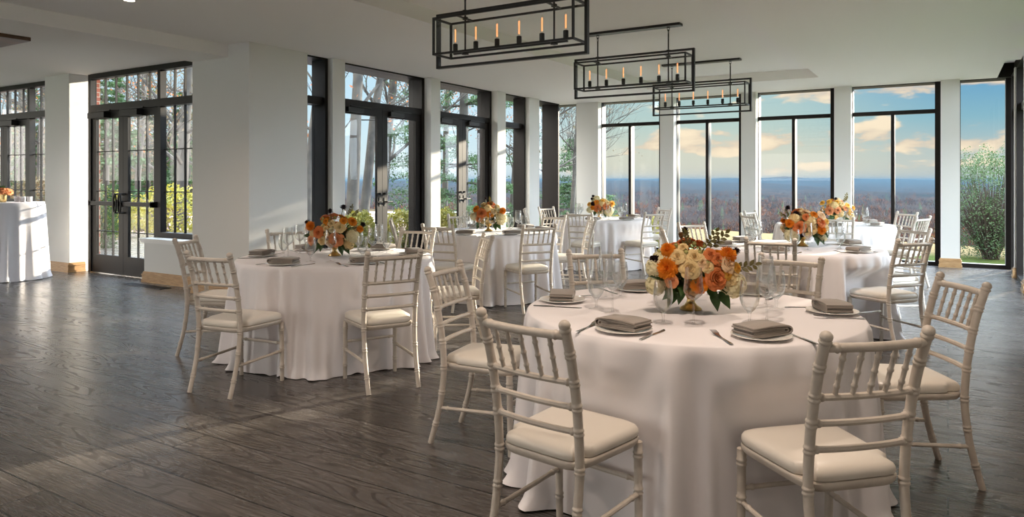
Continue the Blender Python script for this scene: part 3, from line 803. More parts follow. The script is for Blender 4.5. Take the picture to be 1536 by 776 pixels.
for tk, seats in SEATS.items():
    cx, cy = TAB[tk]
    for i, (a, d, plc, lab) in enumerate(seats):
        ar = R(a); rad = Vector((math.cos(ar), math.sin(ar), 0)); rt = Vector((-rad.y, rad.x, 0))
        j = lambda s: rs.uniform(-s, s)
        sp = SPEC.get((tk, i)) or dict(plate=(.615+j(.01), j(.02)), knife=(.60+j(.02), .15+j(.01), j(5)), fork=(.60+j(.02), -.15+j(.01), j(6)), goblet=(.40+j(.012), .080+j(.012)), wine=(.345+j(.012), .190+j(.012)))
        pos = lambda k: Vector((cx, cy, 0))+rad*sp[k][0]+rt*sp[k][1]
        at = '%s setting of the %s' % (plc, TN[tk])
        face = ar+PI/2                                   # local +Y towards the table centre
        p = pos('plate'); place('plate', p.x, p.y, TZ+.001, 0, 'cream plate at the '+at)
        place('napkin', p.x, p.y, TZ+.001+.0148-NAPZ, face + R(j(9) + (6 if i % 2 else -8)) + (PI if (tk, i) in (('front',1),('front',2)) else 0), 'taupe folded napkin at the '+at)
        g = pos('goblet'); place('goblet', g.x, g.y, TZ+.001, 0, 'water goblet at the '+at)
        w = pos('wine'); place('wine', w.x, w.y, TZ+.001, 0, 'tall wine glass at the '+at)
        if tk in ('front', 'pillar', 'second') or (tk == 'doors' and i in (1, 2)):
            k = pos('knife'); place('knife', k.x, k.y, TZ+.001, face+R(sp['knife'][2]), 'steel knife at the '+at)
            f = pos('fork'); place('fork', f.x, f.y, TZ+.001, face+R(sp['fork'][2]), 'steel fork at the '+at)
# ---------------------------------------------------------------- flowers: unit meshes, +Z is the flower's face
def petal_grid(b, a0, W, R0, R1, H0, H1, curl, nu=6, nv=5, wav=0):
    P = []
    for j in range(nv):
        v = j/(nv-1); row = []
        for i in range(nu):
            u = 2*i/(nu-1)-1
            wid = W*(.55+.45*math.sin(PI*min(.5, v*.8)))*(1-.22*v**4)
            a = a0+u*wid
            r = (R0+(R1-R0)*v**.75+curl*v**3*.30)*(1-.13*abs(u)**3*v*v)
            z = H0+(H1-H0)*math.sin(PI*.5*v)-curl*v**4*.5-abs(u)**2.5*.10*v+wav*math.sin(5*u+a0*3)*v
            row.append((r*math.cos(a), r*math.sin(a), z))
        P.append(row)
    b.grid(P)
def rose(seed, layers=6, openness=1.0):
    rnd = random.Random(seed); b = MB()
    a = rnd.uniform(0, 6)
    for L in range(layers):
        q = L/(layers-1); n = 3+int(L*.75)
        for k in range(n):
            a0 = a+2*PI*k/n+rnd.uniform(-.15,.15)
            R0 = .05+.22*q; R1 = .14+.80*q*openness; H1 = .62-.18*q*q+rnd.uniform(-.04,.04)
            petal_grid(b, a0, 2.1*PI/n*.62, R0, R1*.86, -.25, H1, .08+.50*q*q, wav=.02)
        a += .7
    for k in range(5):
        a0 = 2*PI*k/5; petal_grid(b, a0, .35, .1, .75, -.3, -.32, .2, 4, 4)
    return b.mesh('rose', angle=180)
def ranunculus(seed):
    rnd = random.Random(seed); b = MB(); a = 0
    for L in range(8):
        q = L/7; n = 5+L
        for k in range(n):
            a0 = a+2*PI*k/n+rnd.uniform(-.1,.1)
            petal_grid(b, a0, 1.5*PI/n, .04+.30*q, .10+.72*q, -.35, .62-.35*q*q, .05+.35*q, 5, 4)
        a += .5
    return b.mesh('ranunculus', angle=180)
def mum(seed, n=150, w=.075, curl=.5):
    rnd = random.Random(seed); b = MB()
    for k in range(n):
        t = (k+.5)/n; phi = math.acos(1-1.35*t); th = k*2.39996
        d = Vector((math.sin(phi)*math.cos(th), math.sin(phi)*math.sin(th), math.cos(phi)))
        s = d.cross(Vector((0,0,1)));  s = s.normalized() if s.length > 1e-3 else Vector((1,0,0))
        L = rnd.uniform(.82, 1.05); up = Vector((0,0,1)); P = []
        for j in range(4):
            v = j/3; c = d*(.25+.75*v)*L + up*(curl*.25*math.sin(v*PI))*(1-d.z)
            ww = w*(.5+.9*math.sin(PI*min(.9, .15+.7*v)))
            P.append([tuple(c-s*ww+d*.03), tuple(c), tuple(c+s*ww+d*.03)])
        b.grid(P)
    b.ball((0,0,.1), .45, 10, 6)
    return b.mesh('chrysanthemum', angle=180)
def hydrangea(seed, n=70):
    rnd = random.Random(seed); b = MB()
    for k in range(n):
        t = (k+.5)/n; phi = math.acos(1-1.7*t); th = k*2.39996
        d = Vector((math.sin(phi)*math.cos(th), math.sin(phi)*math.sin(th), math.cos(phi)))
        c = d*rnd.uniform(.82,.98); u = d.cross(Vector((.3,.2,1))).normalized(); w = d.cross(u); r0 = rnd.uniform(0,PI)
        for p in range(4):
            a = r0+p*PI/2; e = u*math.cos(a)+w*math.sin(a); f = -u*math.sin(a)+w*math.cos(a); q = .21
            P = [[c+e*.01-f*.03, c+e*.01+d*.0, c+e*.01+f*.03],
                 [c+e*q*.55-f*q*.5+d*.035, c+e*q*.55+d*.02, c+e*q*.55+f*q*.5+d*.035],
                 [c+e*q-f*q*.32+d*.02, c+e*q*1.08+d*.04, c+e*q+f*q*.32+d*.02]]
            b.grid([[tuple(x) for x in r] for r in P])
    b.ball((0,0,0), .80, 12, 8)
    return b.mesh('hydrangea', angle=180)
def bud(seed):
    rnd = random.Random(seed); b = MB()
    for k in range(5):
        a0 = 2*PI*k/5+rnd.uniform(-.2,.2); petal_grid(b, a0, .75, .15, .75, -.6, .45, -.55, 5, 5)
    b.ball((0,0,-.05), .6, 8, 6); return b.mesh('bud', angle=180)
def leaf_mesh(seed):
    b = MB(); P = []
    for j in range(9):
        v = j/8; w = .30*math.sin(PI*min(1, v**.75))*(1-.25*v)+.004; z = .10*math.sin(v*2.4)-.28*v*v
        P.append([(-w, v, z+.07*w*6*.5), (-w*.5, v, z+.01), (0, v, z-.015), (w*.5, v, z+.01), (w, v, z+.07*w*6*.5)])
    b.grid(P); return b.mesh('leaf', angle=180)
def sprig_mesh(seed, n=11):
    rnd = random.Random(seed); b = MB(); st = [Vector((.10*math.sin(t*2), t, .08*t*t)) for t in [k/8 for k in range(9)]]
    b.tube(st, [.016-.0012*k for k in range(9)], 5)
    for k in range(n):
        t = .22+.78*k/(n-1); i = min(7, int(t*8)); p = st[i].lerp(st[i+1], t*8-i); side = 1 if k % 2 else -1
        d = Vector((side*rnd.uniform(.7,1), rnd.uniform(.5,.9), rnd.uniform(-.3,.5))).normalized()
        if k == n-1: d = Vector((.1,1,.2)).normalized()
        s = d.cross(Vector((0,.3,1))).normalized(); L = rnd.uniform(.22,.32); P = []
        for j in range(6):
            v = j/5; w = .075*math.sin(PI*min(1, .05+v*.95)); c = p+d*L*v+Vector((0,0,.03*math.sin(v*3)))
            P.append([tuple(c-s*w), tuple(c-Vector((0,0,.012))), tuple(c+s*w)])
        b.grid(P)
    return b.mesh('foliage_sprig', angle=180)
FM = {'rose': [rose(s, openness=o) for s, o in ((1,1.0),(2,.95),(3,1.05))], 'ran': [ranunculus(s) for s in (1,2)], 'mum': [mum(s) for s in (1,2)],
      'hyd': [hydrangea(s) for s in (1,2)], 'bud': [bud(s) for s in (1,2)], 'dark': [mum(9, 60, .11, .2)]}
FN = {'rose': 'rose', 'ran': 'ranunculus', 'mum': 'chrysanthemum', 'hyd': 'hydrangea', 'bud': 'flower_bud', 'dark': 'scabiosa'}
LEAF = leaf_mesh(1); SPRIG = [sprig_mesh(1), sprig_mesh(2, 9)]
VASE = MB().lathe([(.001,.0),(.050,.0),(.052,.004),(.046,.012),(.030,.022),(.020,.036),(.0165,.050),(.020,.058),(.024,.061),(.020,.064),(.034,.072),(.062,.086),(.080,.104),(.089,.124),(.092,.132),(.088,.132),(.078,.106),(.05,.085),(.001,.08)], 36).mesh('compote')
def orient(d, spin=0):
    z = d.normalized(); x = Vector((0,0,1)).cross(z)
    x = x.normalized() if x.length > 1e-3 else Vector((1,0,0)); y = z.cross(x)
    return Matrix((x, y, z)).transposed().to_4x4() @ Matrix.Rotation(spin, 4, 'Z')
def put(e, name, me, m, p, M4, s):
    o = link(name, me, m, e); o.matrix_local = Matrix.Translation(p) @ M4 @ Matrix.Scale(s, 4); return o
CORE = Vector((0, 0, .165))
def arrangement(c, z, rz, front, sprigs, leaves, label, seed, fill=26, wx=.185):
    """front: kind, colour, offset to the right, height, size (cm) of the flowers on the camera's side; the far side is filled with the same flowers"""
    rnd = random.Random(seed)
    e = empty('flower_arrangement', (c[0], c[1], z), rz)
    tag(e, label, 'flowers', 'flower arrangements in gold bowls')
    link('compote_bowl', VASE, M['gold'], e)
    # local frame of the arrangement: x to the right, -y towards the camera
    stems = MB()
    def flower(kind, col, p, s):
        d = (p-CORE); 
        if p.z < .40 and kind not in ('dark','bud'): d = d.normalized()+Vector((0,-.25 if p.y < .02 else .15,.10))
        me = rnd.choice(FM[kind]); o = put(e, FN[kind], me, M['f_'+col], p-d.normalized()*s*.35, orient(d, rnd.uniform(0, 6)), s)
        base = Vector((p.x*.12, p.y*.12, .11)); mid = base.lerp(p, .55)+Vector((0,0,.02))
        if p.z > .16: stems.tube(catmull([base, mid, p-d.normalized()*s*.5], 4), .0022, 5)
    for kind, col, dx, dz, s in front:
        x, zz = dx/100, dz/100
        k = 1-(x/.27)**2-((zz-.19)/.20)**2
        y = -.185*math.sqrt(max(.02, k))
        if kind in ('dark','bud') and zz > .3: y = rnd.uniform(-.08, .02)
        if kind == 'hyd': y *= .85
        flower(kind, col, Vector((x, y, zz)), s/100*1.08)
    pal = [f[:2]+(f[4],) for f in front if f[0] not in ('dark',)]
    for k in range(fill):
        kind, col, s = rnd.choice(pal); th = rnd.uniform(.12, PI-.12); ph = rnd.uniform(.25, 1.75)
        d = Vector((math.sin(ph)*math.cos(th)*1.15, math.sin(ph)*math.sin(th)*.95, math.cos(ph)*.95))
        p = CORE+Vector((0,0,.015))+d*rnd.uniform(.145,.175); p.z = max(p.z, .085)
        flower(kind, col, p, s/100*.95)
    for k in range(10):       # low inner flowers that close the middle of the dome
        th = 2*PI*k/10; kind, col, s = rnd.choice(pal)
        flower(kind, col, CORE+Vector((.085*math.cos(th), .085*math.sin(th), .05+rnd.uniform(-.02,.06))), .045)
    for dx, dz, ang, L in sprigs:
        a = R(ang); d = Vector((math.cos(a), rnd.uniform(-.15,.1), math.sin(a)))
        p = Vector((dx/100, -.03, dz/100)); y = d.normalized(); x = y.cross(Vector((0,-1,.3))).normalized(); zv = x.cross(y)
        put(e, 'foliage_sprig', rnd.choice(SPRIG), M['olive_leaf'], p, Matrix((x, y, zv)).transposed().to_4x4(), L/100)
        stems.tube([Vector((p.x*.15, 0, .11)), p.lerp(Vector((0,0,.11)), .4), p], .002, 5)
    for dx, dz, ang, L in leaves:
        a = R(ang); d = Vector((math.cos(a), -.45, math.sin(a))); p = Vector((dx/100, -.10, dz/100))
        y = d.normalized(); x = y.cross(Vector((0,-1,.35))).normalized(); zv = x.cross(y)
        put(e, 'leaf', LEAF, M['dark_leaf'], p, Matrix((x, y, zv)).transposed().to_4x4(), L/100)
    for k in range(46):
        th = 2*PI*k/46*3+rnd.uniform(-.1,.1); d = Vector((math.cos(th), math.sin(th), rnd.uniform(-.5,.8))); y = d.normalized()
        x = y.cross(Vector((0,0,1))).normalized(); zv = x.cross(y)
        put(e, 'leaf', LEAF, M['dark_leaf'], Vector((math.cos(th)*.06, math.sin(th)*.06, .13+rnd.uniform(0,.08))), Matrix((x, y, zv)).transposed().to_4x4(), rnd.uniform(.10,.15))
    stems.build('stem', M['stem'], e)
    return e
LV = [(-10,11,245,9),(-7,12,258,8),(7.5,10,282,9),(10.5,10,302,9),(5,12,310,8),(11,13,330,8),(-14,17,175,8),(13,14,320,8),(-9,12,215,9)]
BD = [('bud','green',-8,31,1.5),('bud','green',-6,29,1.6),('bud','green',0,29,1.5),('bud','green',2,31.5,1.6),('bud','green',6,30.5,1.3),('bud','green',9,24.5,1.5),('bud','green',3,24.5,1.4),('bud','green',-3,31.5,1.3)]
ARR = {
 'front': ([('mum','orange',-14.8,21.5,4.8),('mum','orange',-.3,14.1,3.9),('rose','coral',7.5,17.3,5.6),('rose','cream',-4.8,21.8,4.8),('rose','cream',-10,27.1,4.0),('mum','orange',-13.8,29.8,3.2),
   ('rose','cream',-2.2,27.0,3.8),('rose','blush',.8,24.4,3.4),('rose','coral',5.3,27.8,3.4),('rose','coral',8.2,26,3.4),('mum','orange',14.1,27.6,4.0),('rose','blush',13.5,23.6,4.4),('ran','yellow',13.2,18.8,3.0),('hyd','white',18.5,13.0,6.0),
   ('hyd','cream',15.7,16.2,4.2),('ran','yellow',18.4,21.5,2.8),('hyd','white',-19.8,21.3,4.4),('hyd','white',-19.6,12.9,4.6),('rose','peach',-12.8,15.5,3.2),('rose','cream',3.2,22.5,3.0),('ran','cream',-7,31,2.4),
   ('dark','dark',-2.2,37.4,2.6),('dark','dark',-19.8,25.2,2.2),('dark','dark',18.6,28.9,2.2),('bud','brown',-5.2,35.8,1.8)]+BD,
   [(4.5,28,62,11),(6.5,28,48,12),(16,20,12,13),(-1.5,29,110,8)], LV, 'biggest flower arrangement, orange and cream with dark pompons, on the front table'),
 'pillar': ([('rose','coral',-9.2,20.5,5.2),('rose','peach',5.9,14.6,6.0),('rose','cream',-6.1,13.6,3.7),('mum','orange',-16.6,25.2,3.9),('ran','orange',17.5,29,4.2),('rose','orange',10.7,29.4,2.9),('mum','orange',23,22.4,2.8),
   ('rose','cream',8.5,24.4,4.7),('ran','cream',-2.7,23.5,2.4),('ran','white',2.1,22.4,2.5),('ran','cream',-2.1,18.7,2.2),('hyd','white',18.2,16.6,5.2),('hyd','cream',14.7,9.6,4.2),('rose','peach',-16,13.6,4.2),
   ('rose','orange',-3.2,29.2,2.6),('rose','cream',1.5,27.5,3.0),('hyd','cream',-14,19,3.4),('dark','dark',-4,36.5,2.8),('dark','dark',8.5,40,2.8),('dark','dark',-19.5,27.8,2.6),('dark','dark',24.5,25.6,2.5)]+BD[:6],
   [(11,32,70,9),(14,31,50,8)], LV[:7], 'flower arrangement with two coral roses and raised dark pompons by the white pillar'),
 'second': ([('rose','coral',-9.8,18.9,5.8),('rose','coral',11.3,23.2,5.0),('mum','orange',-17.6,22.2,4.0),('ran','orange',5.2,30.6,3.9),('rose','coral',-3,28,3.6),('hyd','cream',-12.8,26.4,5.0),('hyd','cream',1,24,6.2),
   ('rose','blush',12.8,29.6,4.6),('mum','orange',11.3,16,4.2),('hyd','white',-15.2,11,6.6),('hyd','white',15.5,8.5,4.2),('ran','cream',2.4,16.4,4.6),('ran','yellow',17.5,24,3.2),('rose','cream',17,18,3.2),
   ('dark','dark',-8,30.2,4.0),('dark','dark',-15.5,36.4,2.6),('dark','dark',-7.3,12.4,3.0)]+BD[2:6], [(-15,25,150,9),(-14,26,120,8)], LV[:8], 'flower arrangement with coral roses and big cream hydrangeas behind the front table'),
 'valley': ([('ran','yellow',-21,30,3.9),('ran','yellow',-13,32.2,3.9),('ran','yellow',-3.3,31.6,3.6),('hyd','cream',-7.2,26.8,6.0),('rose','peach',-15.2,18.7,6.2),('rose','peach',-4.3,19.6,4.8),('rose','yellow',11.6,26.4,4.6),
   ('rose','peach',8,22.6,4.2),('ran','yellow',17.5,16.8,5.6),('hyd','cream',18.4,10.4,6.0),('rose','cream',3,28.6,3.7),('ran','yellow',23.5,23,4.2),('hyd','cream',1.5,14.5,5),('dark','dark',-.7,35.6,3.0)]+BD[:4],
   [(11,29,80,13),(9,29,60,10),(-20,16,200,10)], LV, 'yellow and peach flower arrangement with a tall green sprig, by the valley windows'),
 'doors': ([('ran','orange',-15.3,28,4.6),('rose','coral',-8,22.8,6.2),('hyd','cream',-.4,27.6,5.4),('ran','orange',2.4,22.2,5.0),('rose','cream',7.2,25,4.2),('hyd','white',16.8,15.5,7.2),('mum','orange',17.6,25.4,4.2),
   ('ran','white',12.4,27,3.2),('ran','cream',-2.6,16.4,3.8),('rose','cream',-6.5,12.6,3.4),('rose','peach',-11.5,15.5,4.2),('hyd','white',-18,18.6,5.0),('ran','cream',11.5,30.8,3.2),('bud','brown',3.6,34.5,3.2),('dark','dark',-3.5,40,2.4)]+BD[:4],
   [(8,14,20,10),(2,32,100,8)], LV[:6], 'flower arrangement with white hydrangea on the table by the garden doors'),
 'corner': ([('rose','coral',-5,17.4,6.6),('rose','coral',9.5,19.8,5.8),('ran','orange',-12.5,18,4.2),('ran','yellow',4,29.6,3.7),('mum','yellow',20,24.2,5.4),('hyd','cream',2.7,25.2,5.2),('hyd','white',16.0,11.8,8.4),
   ('rose','orange',-6.3,27,4.2),('hyd','white',-17.2,14,5.2),('ran','yellow',-17.6,23.6,4.0),('rose','cream',12.5,26.4,4.2),('dark','dark',-12,24.4,3.7),('dark','dark',-10,36.4,2.7),('dark','dark',-11.8,31.8,2.7)]+BD[:3],
   [], LV[:5], 'smallest flower arrangement, coral roses and white hydrangea, in the window corner')}
for i, (k, (fr_, sp_, lv_, lb_)) in enumerate(ARR.items()):
    off = {'front': (.012,-.004), 'pillar': (-.045,.02), 'doors': (-.035,-.02), 'corner': (-.05,.0), 'second': (.06,.10), 'valley': (.0,.1)}[k]
    arrangement((TAB[k][0]+off[0], TAB[k][1]+off[1]), TZ+.001, TH, fr_, sp_, lv_, lb_, 40+i)

# cocktail table: gold cup of peach roses and three white votive cups
def at_cock(r, t): return (COCK[0]+RIGHT.x*r+TOWARD.x*t, COCK[1]+RIGHT.y*r+TOWARD.y*t)
x, y = at_cock(-.005, .17)
e = empty('flower_arrangement', (x, y, 1.071), TH); tag(e, 'small gold cup of peach roses on the tall cocktail table', 'flowers')
MB().lathe([(.001,0),(.036,0),(.038,.004),(.042,.06),(.045,.115),(.042,.115),(.039,.06),(.001,.02)], 24).build('gold_cup', M['gold'], e)
rnd = random.Random(3)
for k in range(15):
    t = k/14; ph = 1.5*math.sqrt(t); th = k*2.4; d = Vector((math.sin(ph)*math.cos(th), math.sin(ph)*math.sin(th), math.cos(ph)*.6))
    put(e, 'rose', FM['rose'][k % 3], M['f_peach' if k % 3 else 'f_coral'], Vector((0,0,.125))+Vector((d.x*.10, d.y*.10, d.z*.085)), orient(d+Vector((0,-.1,.2))), .042)
for k in range(3):
    d = Vector((-.3+.3*k, .1, 1)).normalized(); yv = d; xv = yv.cross(Vector((0,-1,.3))).normalized(); zv = xv.cross(yv)
    put(e, 'leaf', LEAF, M['leaf_green'], Vector((-.03+.01*k,0,.15)), Matrix((xv, yv, zv)).transposed().to_4x4(), .09)
M['votive'] = simple('frosted_votive', (.80,.80,.82), .5, trans=.3)
for k, (r, lb) in enumerate(((.082, 'white votive cup closest to the gold cup of roses'), (.16, 'middle white votive cup of three on the cocktail table'), (.255, 'white votive cup at the edge of the cocktail table'))):
    x, y = at_cock(r, .02)
    o = MB().lathe([(.001,.0),(.030,.0),(.033,.003),(.036,.075),(.034,.075),(.031,.008),(.001,.006)], 20).build('votive_cup', M['votive']); o.location = (x, y, 1.071)
    tag(o, lb, 'candle holder', 'votive cups on the cocktail table')
# ---------------------------------------------------------------- outdoors
GZ = -.13
def interp(t, tab):
    if t <= tab[0][0]: return tab[0][1]
    for (a, b), (c, d) in zip(tab, tab[1:]):
        if t <= c: return b+(d-b)*(t-a)/(c-a)
    return tab[-1][1]
DROP = [(0,0),(3,-.25),(10,-2.5),(50,-13),(130,-26),(280,-37),(600,-42),(1200,-42),(2200,-40),(3500,-44),(6000,-30),(9000,2)]
def ground_z(x, y):
    t = y+.35*x-19.5
    if t <= 0: return GZ
    z = GZ+interp(t, DROP)
    w = min(1, max(0, (t-150)/500)); far = min(1, max(0, (t-900)/1500)); vf = min(1, max(0, (t-4500)/3000))
    z += w*5*math.sin(x*.011+1.3)*math.cos(y*.009+.4)+w*2.5*math.sin(x*.031+y*.017)
    z += far*9*math.sin(x*.0023+.6)*math.sin(y*.0031+x*.0007)+far*4*math.sin(x*.009+y*.004)
    z += vf*(9*math.sin(x*.0011+2.0)+5*math.sin(x*.0031))
    if x < -60: z += min(1, (-60-x)/1500)*min(1, max(0, (t-600)/2000))*38     # the hills rise on the garden side
    return z
rad = [0,6,10,13,15,17,18.5,20,21.5,23,25,28,32,38,46,58,75,100,140,190,260,340,440,560,700,880,1100,1400,1750,2200,2700,3300,4000,4900,6000,7300,9200]
na = 240
vs = []; 
for r in rad:
    for k in range(na):
        a = 2*PI*k/na; x, y = r*math.cos(a), r*math.sin(a); vs.append((x, y, ground_z(x, y)))
fs = [(i*na+k, (i+1)*na+k, (i+1)*na+(k+1)%na, i*na+(k+1)%na) for i in range(len(rad)-1) for k in range(na)]
g = MB().add(vs, fs).build('ground', M['ground']); struct(g)
p = MB().prism([(-60,6.12),(-9.6,6.12),(-9.6,16),(-14,18.8),(-60,23)], -.16, -.09); struct(p.build('patio', M['paver'], smooth=False))
for q in ((-9.6, -7.4, 6.12, 14.9), (-18, 1.35, -26, -4.9), (-7.4, 1.35, 13.78, 14.9)):  # rear slab and valley-window strip are unseen, added to bounce daylight inside
    struct(MB().box(*q, -.17, -.08).build('terrace_bounce_slab', M['stone'], smooth=False))
def dirpx(px, d):
    u = (px-768)/1066; return Vector((d*(-math.sin(TH)+u*math.cos(TH)), d*(math.cos(TH)+u*math.sin(TH)), 0))
# low terrace wall and brick pier
w = MB(); a, b = Vector((-21,16.2,0)), Vector((-12.5,20.6,0)); n = (b-a).cross(Vector((0,0,1))).normalized()*.2
w.prism([(a+n)[:2], (b+n)[:2], (b-n)[:2], (a-n)[:2]][::-1], -.3, .22); w.prism([(a+n*1.3)[:2], (b+n*1.3)[:2], (b-n*1.3)[:2], (a-n*1.3)[:2]][::-1], .22, .29)
tag(w.build('terrace_wall', M['stone'], smooth=False), 'low pale stone terrace wall beyond the garden doors', 'wall')
w = MB().box(-11.84, -11.18, 5.875, 6.04, -.1, 2.96); w.box(-11.84, -11.16, 5.875, 6.06, -.1, .10)
tag(w.build('brick_pier', M['brick'], smooth=False), 'red brick pier outside the glass between the two pairs of paned doors', 'pier')

def leaf_quads(mb, rnd, p, n, spread, size, flat=.5):
    for _ in range(n):
        c = p+Vector((rnd.gauss(0,spread), rnd.gauss(0,spread), rnd.gauss(0,spread*flat)))
        u = Vector((rnd.uniform(-1,1), rnd.uniform(-1,1), rnd.uniform(-1,1))).normalized(); w = u.orthogonal().normalized()
        s = size*rnd.uniform(.6,1.3)
        mb.add([c-u*s, c+w*s*.5, c+u*s, c-w*s*.5], [(0,1,2,3)])
def grow(mb, tips, rnd, p, d, L, r, depth, spread=.55, up=.15, kids=3, nseg=4):
    pts = [p]; q = p.copy(); dd = d.copy(); 
    for k in range(nseg):
        dd = (dd+Vector((rnd.uniform(-1,1), rnd.uniform(-1,1), rnd.uniform(-.6,1)*.6+up))*.16).normalized(); q = q+dd*L/nseg; pts.append(q.copy())
    mb.tube(pts, [r*(1-.55*k/nseg) for k in range(nseg+1)], 6 if r > .04 else 4, False)
    if depth == 0: tips.append(pts[-1]); tips.append(pts[2]); return
    for k in range(kids):
        i = rnd.randint(max(1, nseg-3), nseg); o = pts[i]
        side = Vector((rnd.uniform(-1,1), rnd.uniform(-1,1), rnd.uniform(-.35,.75))).normalized()
        grow(mb, tips, rnd, o, (dd*(1-spread)+side*spread).normalized(), L*rnd.uniform(.55,.78), r*.52, depth-1, spread, up, kids, nseg)
def broad_tree(pos, h, r, lean, seed, label, leaf=None, nleaf=3, size=.07, depth=4, first=2.2, kids=3, spread=.55, name='tree', tall=None, lspread=.35):
    rnd = random.Random(seed); pos = Vector((pos[0], pos[1], ground_z(pos[0], pos[1])-.05))
    e = empty(name, pos); tag(e, label, 'tree', 'trees outside the windows')
    mb = MB(); tips = []; q = Vector((0,0,0)); pts = [q.copy()]; ns = 9
    for k in range(ns):
        q = q+Vector((lean[0]*h/ns*(.6+.1*k)+rnd.uniform(-.05,.05), lean[1]*h/ns*(.6+.1*k)+rnd.uniform(-.05,.05), h/ns)); pts.append(q.copy())
    mb.tube(pts, [r*(1.25 if k == 0 else 1-.065*k) for k in range(ns+1)], 12, False)
    for k in range(2, ns+1):
        if pts[k].z < first: continue
        for _ in range(2 if k < ns else 3):
            d = Vector((rnd.uniform(-1,1), rnd.uniform(-1,1), rnd.uniform(.1,.8))).normalized()
            grow(mb, tips, rnd, pts[k], d, h*rnd.uniform(.16,.28), r*.38*(1-.05*k), depth-1, spread, kids=kids)
    mb.build('trunk', M['bark'], e)
    if leaf:
        lf = MB()
        for t in tips:
            if rnd.random() < .75: leaf_quads(lf, rnd, t, nleaf, lspread, size)
        lf.build('leaves', M[leaf], e, smooth=False)
    return e
def conifer(pos, h, r, seed, label, leaf='leaf_pine', bare=1.0, dens=1.0, name='pine_tree', width=.30, spiky=.07):
    rnd = random.Random(seed); pos = Vector((pos[0], pos[1], ground_z(pos[0], pos[1])-.05))
    e = empty(name, pos); tag(e, label, 'tree', 'trees outside the windows')
    mb = MB().tube([(0,0,0),(.05,.02,h*.5),(0,0,h)], [r, r*.7, r*.1], 10, False); lf = MB()
    z = bare
    while z < h*.98:
        L = h*width*(1-(z-bare)/(h-bare))**.75*rnd.uniform(.75,1.1)+.15
        n = 6
        for k in range(n):
            a = rnd.uniform(0, 2*PI); d = Vector((math.cos(a), math.sin(a), rnd.uniform(-.12,.22))).normalized()
            P = [Vector((0,0,z))+d*L*t+Vector((0,0,-.12*L*t*t)) for t in (0,.33,.66,1)]
            mb.tube(P, [r*.16, r*.12, r*.08, r*.03], 4, False)
            m = int(34*dens*max(.4, L))
            for j in range(m):
                t = rnd.uniform(.18,1); c = P[0]+d*L*t+Vector((0,0,-.12*L*t*t))+Vector((rnd.gauss(0,.10),rnd.gauss(0,.10),rnd.gauss(.03,.05)))*max(.6,L*.5)
                leaf_quads(lf, rnd, c, 1, .03, spiky*1.4)
        z += max(.16, h*.045)*rnd.uniform(.8,1.2)
    mb.build('trunk', M['bark'], e); lf.build('needles', M[leaf], e, smooth=False); return e
def bush(pos, rx, rz, zc, seed, label, leaf, n=2600, size=.03, stems=24, name='bush', stem_mat='twig', top=None, cat='bush', ragged=.12, group=None):
    rnd = random.Random(seed); gz = ground_z(pos[0], pos[1]); gz = max(gz, -.09 if pos[0] < -7.4 and 6.1 < pos[1] < 26 else gz)
    e = empty(name, (pos[0], pos[1], gz)); tag(e, label, cat, group)
    lf = MB(); st = MB(); zc -= gz
    for k in range(n):
        v = Vector((rnd.gauss(0,1), rnd.gauss(0,1), rnd.gauss(0,1))).normalized()*rnd.uniform(.55,1)**.5
        f = 1+ragged*math.sin(v.x*9+seed)*math.cos(v.y*8+v.z*7)
        p = Vector((v.x*rx*f, v.y*rx*f, zc+v.z*rz*f))
        if p.z < .02: continue
        if top and rnd.random() < .8 and p.z < zc-rz*.1: 
            if rnd.random() < top: continue
        leaf_quads(lf, rnd, p, 1, .01, size)
    for k in range(stems):
        a = rnd.uniform(0,2*PI); q = rnd.uniform(.3,.95); p1 = Vector((rx*q*math.cos(a), rx*q*math.sin(a), zc+rz*rnd.uniform(-.2,.85)*math.sqrt(max(.05,1-q*q))))
        st.tube([Vector((rnd.uniform(-.3,.3)*rx*.5, rnd.uniform(-.3,.3)*rx*.5, 0)), p1*.5+Vector((rnd.uniform(-.05,.05),rnd.uniform(-.05,.05),0)), p1], [.012,.008,.003], 4, False)
    st.build('branches', M[stem_mat], e); lf.build('leaves', M[leaf], e, smooth=False); return e
RX = (RIGHT.x, RIGHT.y)
for q, (x, y, h) in enumerate(((4.9, 38, 15), (7.7, 38, 13), (3.75, 15.5, 8.5))):  # out-of-view evergreens, added to block direct sun from parts of the room
    conifer((x, y), h, .2, 150+q, ('unseen tall evergreen added to keep the sun off the white pillar', 'unseen evergreen added to shade the table by the valley windows', 'unseen evergreen added to keep the sun off the front table')[q], bare=.3, dens=(.8, .8, 2.2)[q], width=(.17, .10, .20)[q], spiky=(.22, .22, .09)[q])
broad_tree(dirpx(527,17), 9.5, .16, (RX[0]*.07, RX[1]*.07), 3, 'pale grey thick leaning trunk with bare twigs outside the first garden door', 'leaf_orange', 1, .035, kids=3, depth=4, first=2.3)
broad_tree(dirpx(541,17.6), 9, .13, (RX[0]*.17, RX[1]*.17), 8, 'second pale trunk leaning harder beside the thickest one outside the garden door', 'leaf_orange', 1, .05, kids=3, depth=3, first=3.4)
broad_tree(dirpx(571,19), 9, .15, (RX[0]*.10, RX[1]*.10), 21, 'forked tree with green and orange leaves in the right-hand leaf of the first garden door', 'leaf_green', 16, .026, depth=3, first=1.1, lspread=.28)
conifer(dirpx(694,20), 11, .16, 5, 'green pine behind the second pair of garden doors', bare=.6, dens=5.0, width=.24, spiky=.024)
broad_tree(dirpx(668,23), 8.5, .11, (RX[0]*.06, RX[1]*.06), 31, 'orange-leaved maple high in the transom of the second garden doors', 'leaf_orange', 16, .034, depth=3, first=2.6, lspread=.35)
broad_tree(dirpx(768,22), 8, .09, (RX[0]*.02, 0), 34, 'thin tree behind the narrow side window by the column', 'leaf_brown', 2, .06, depth=3, first=1.5)
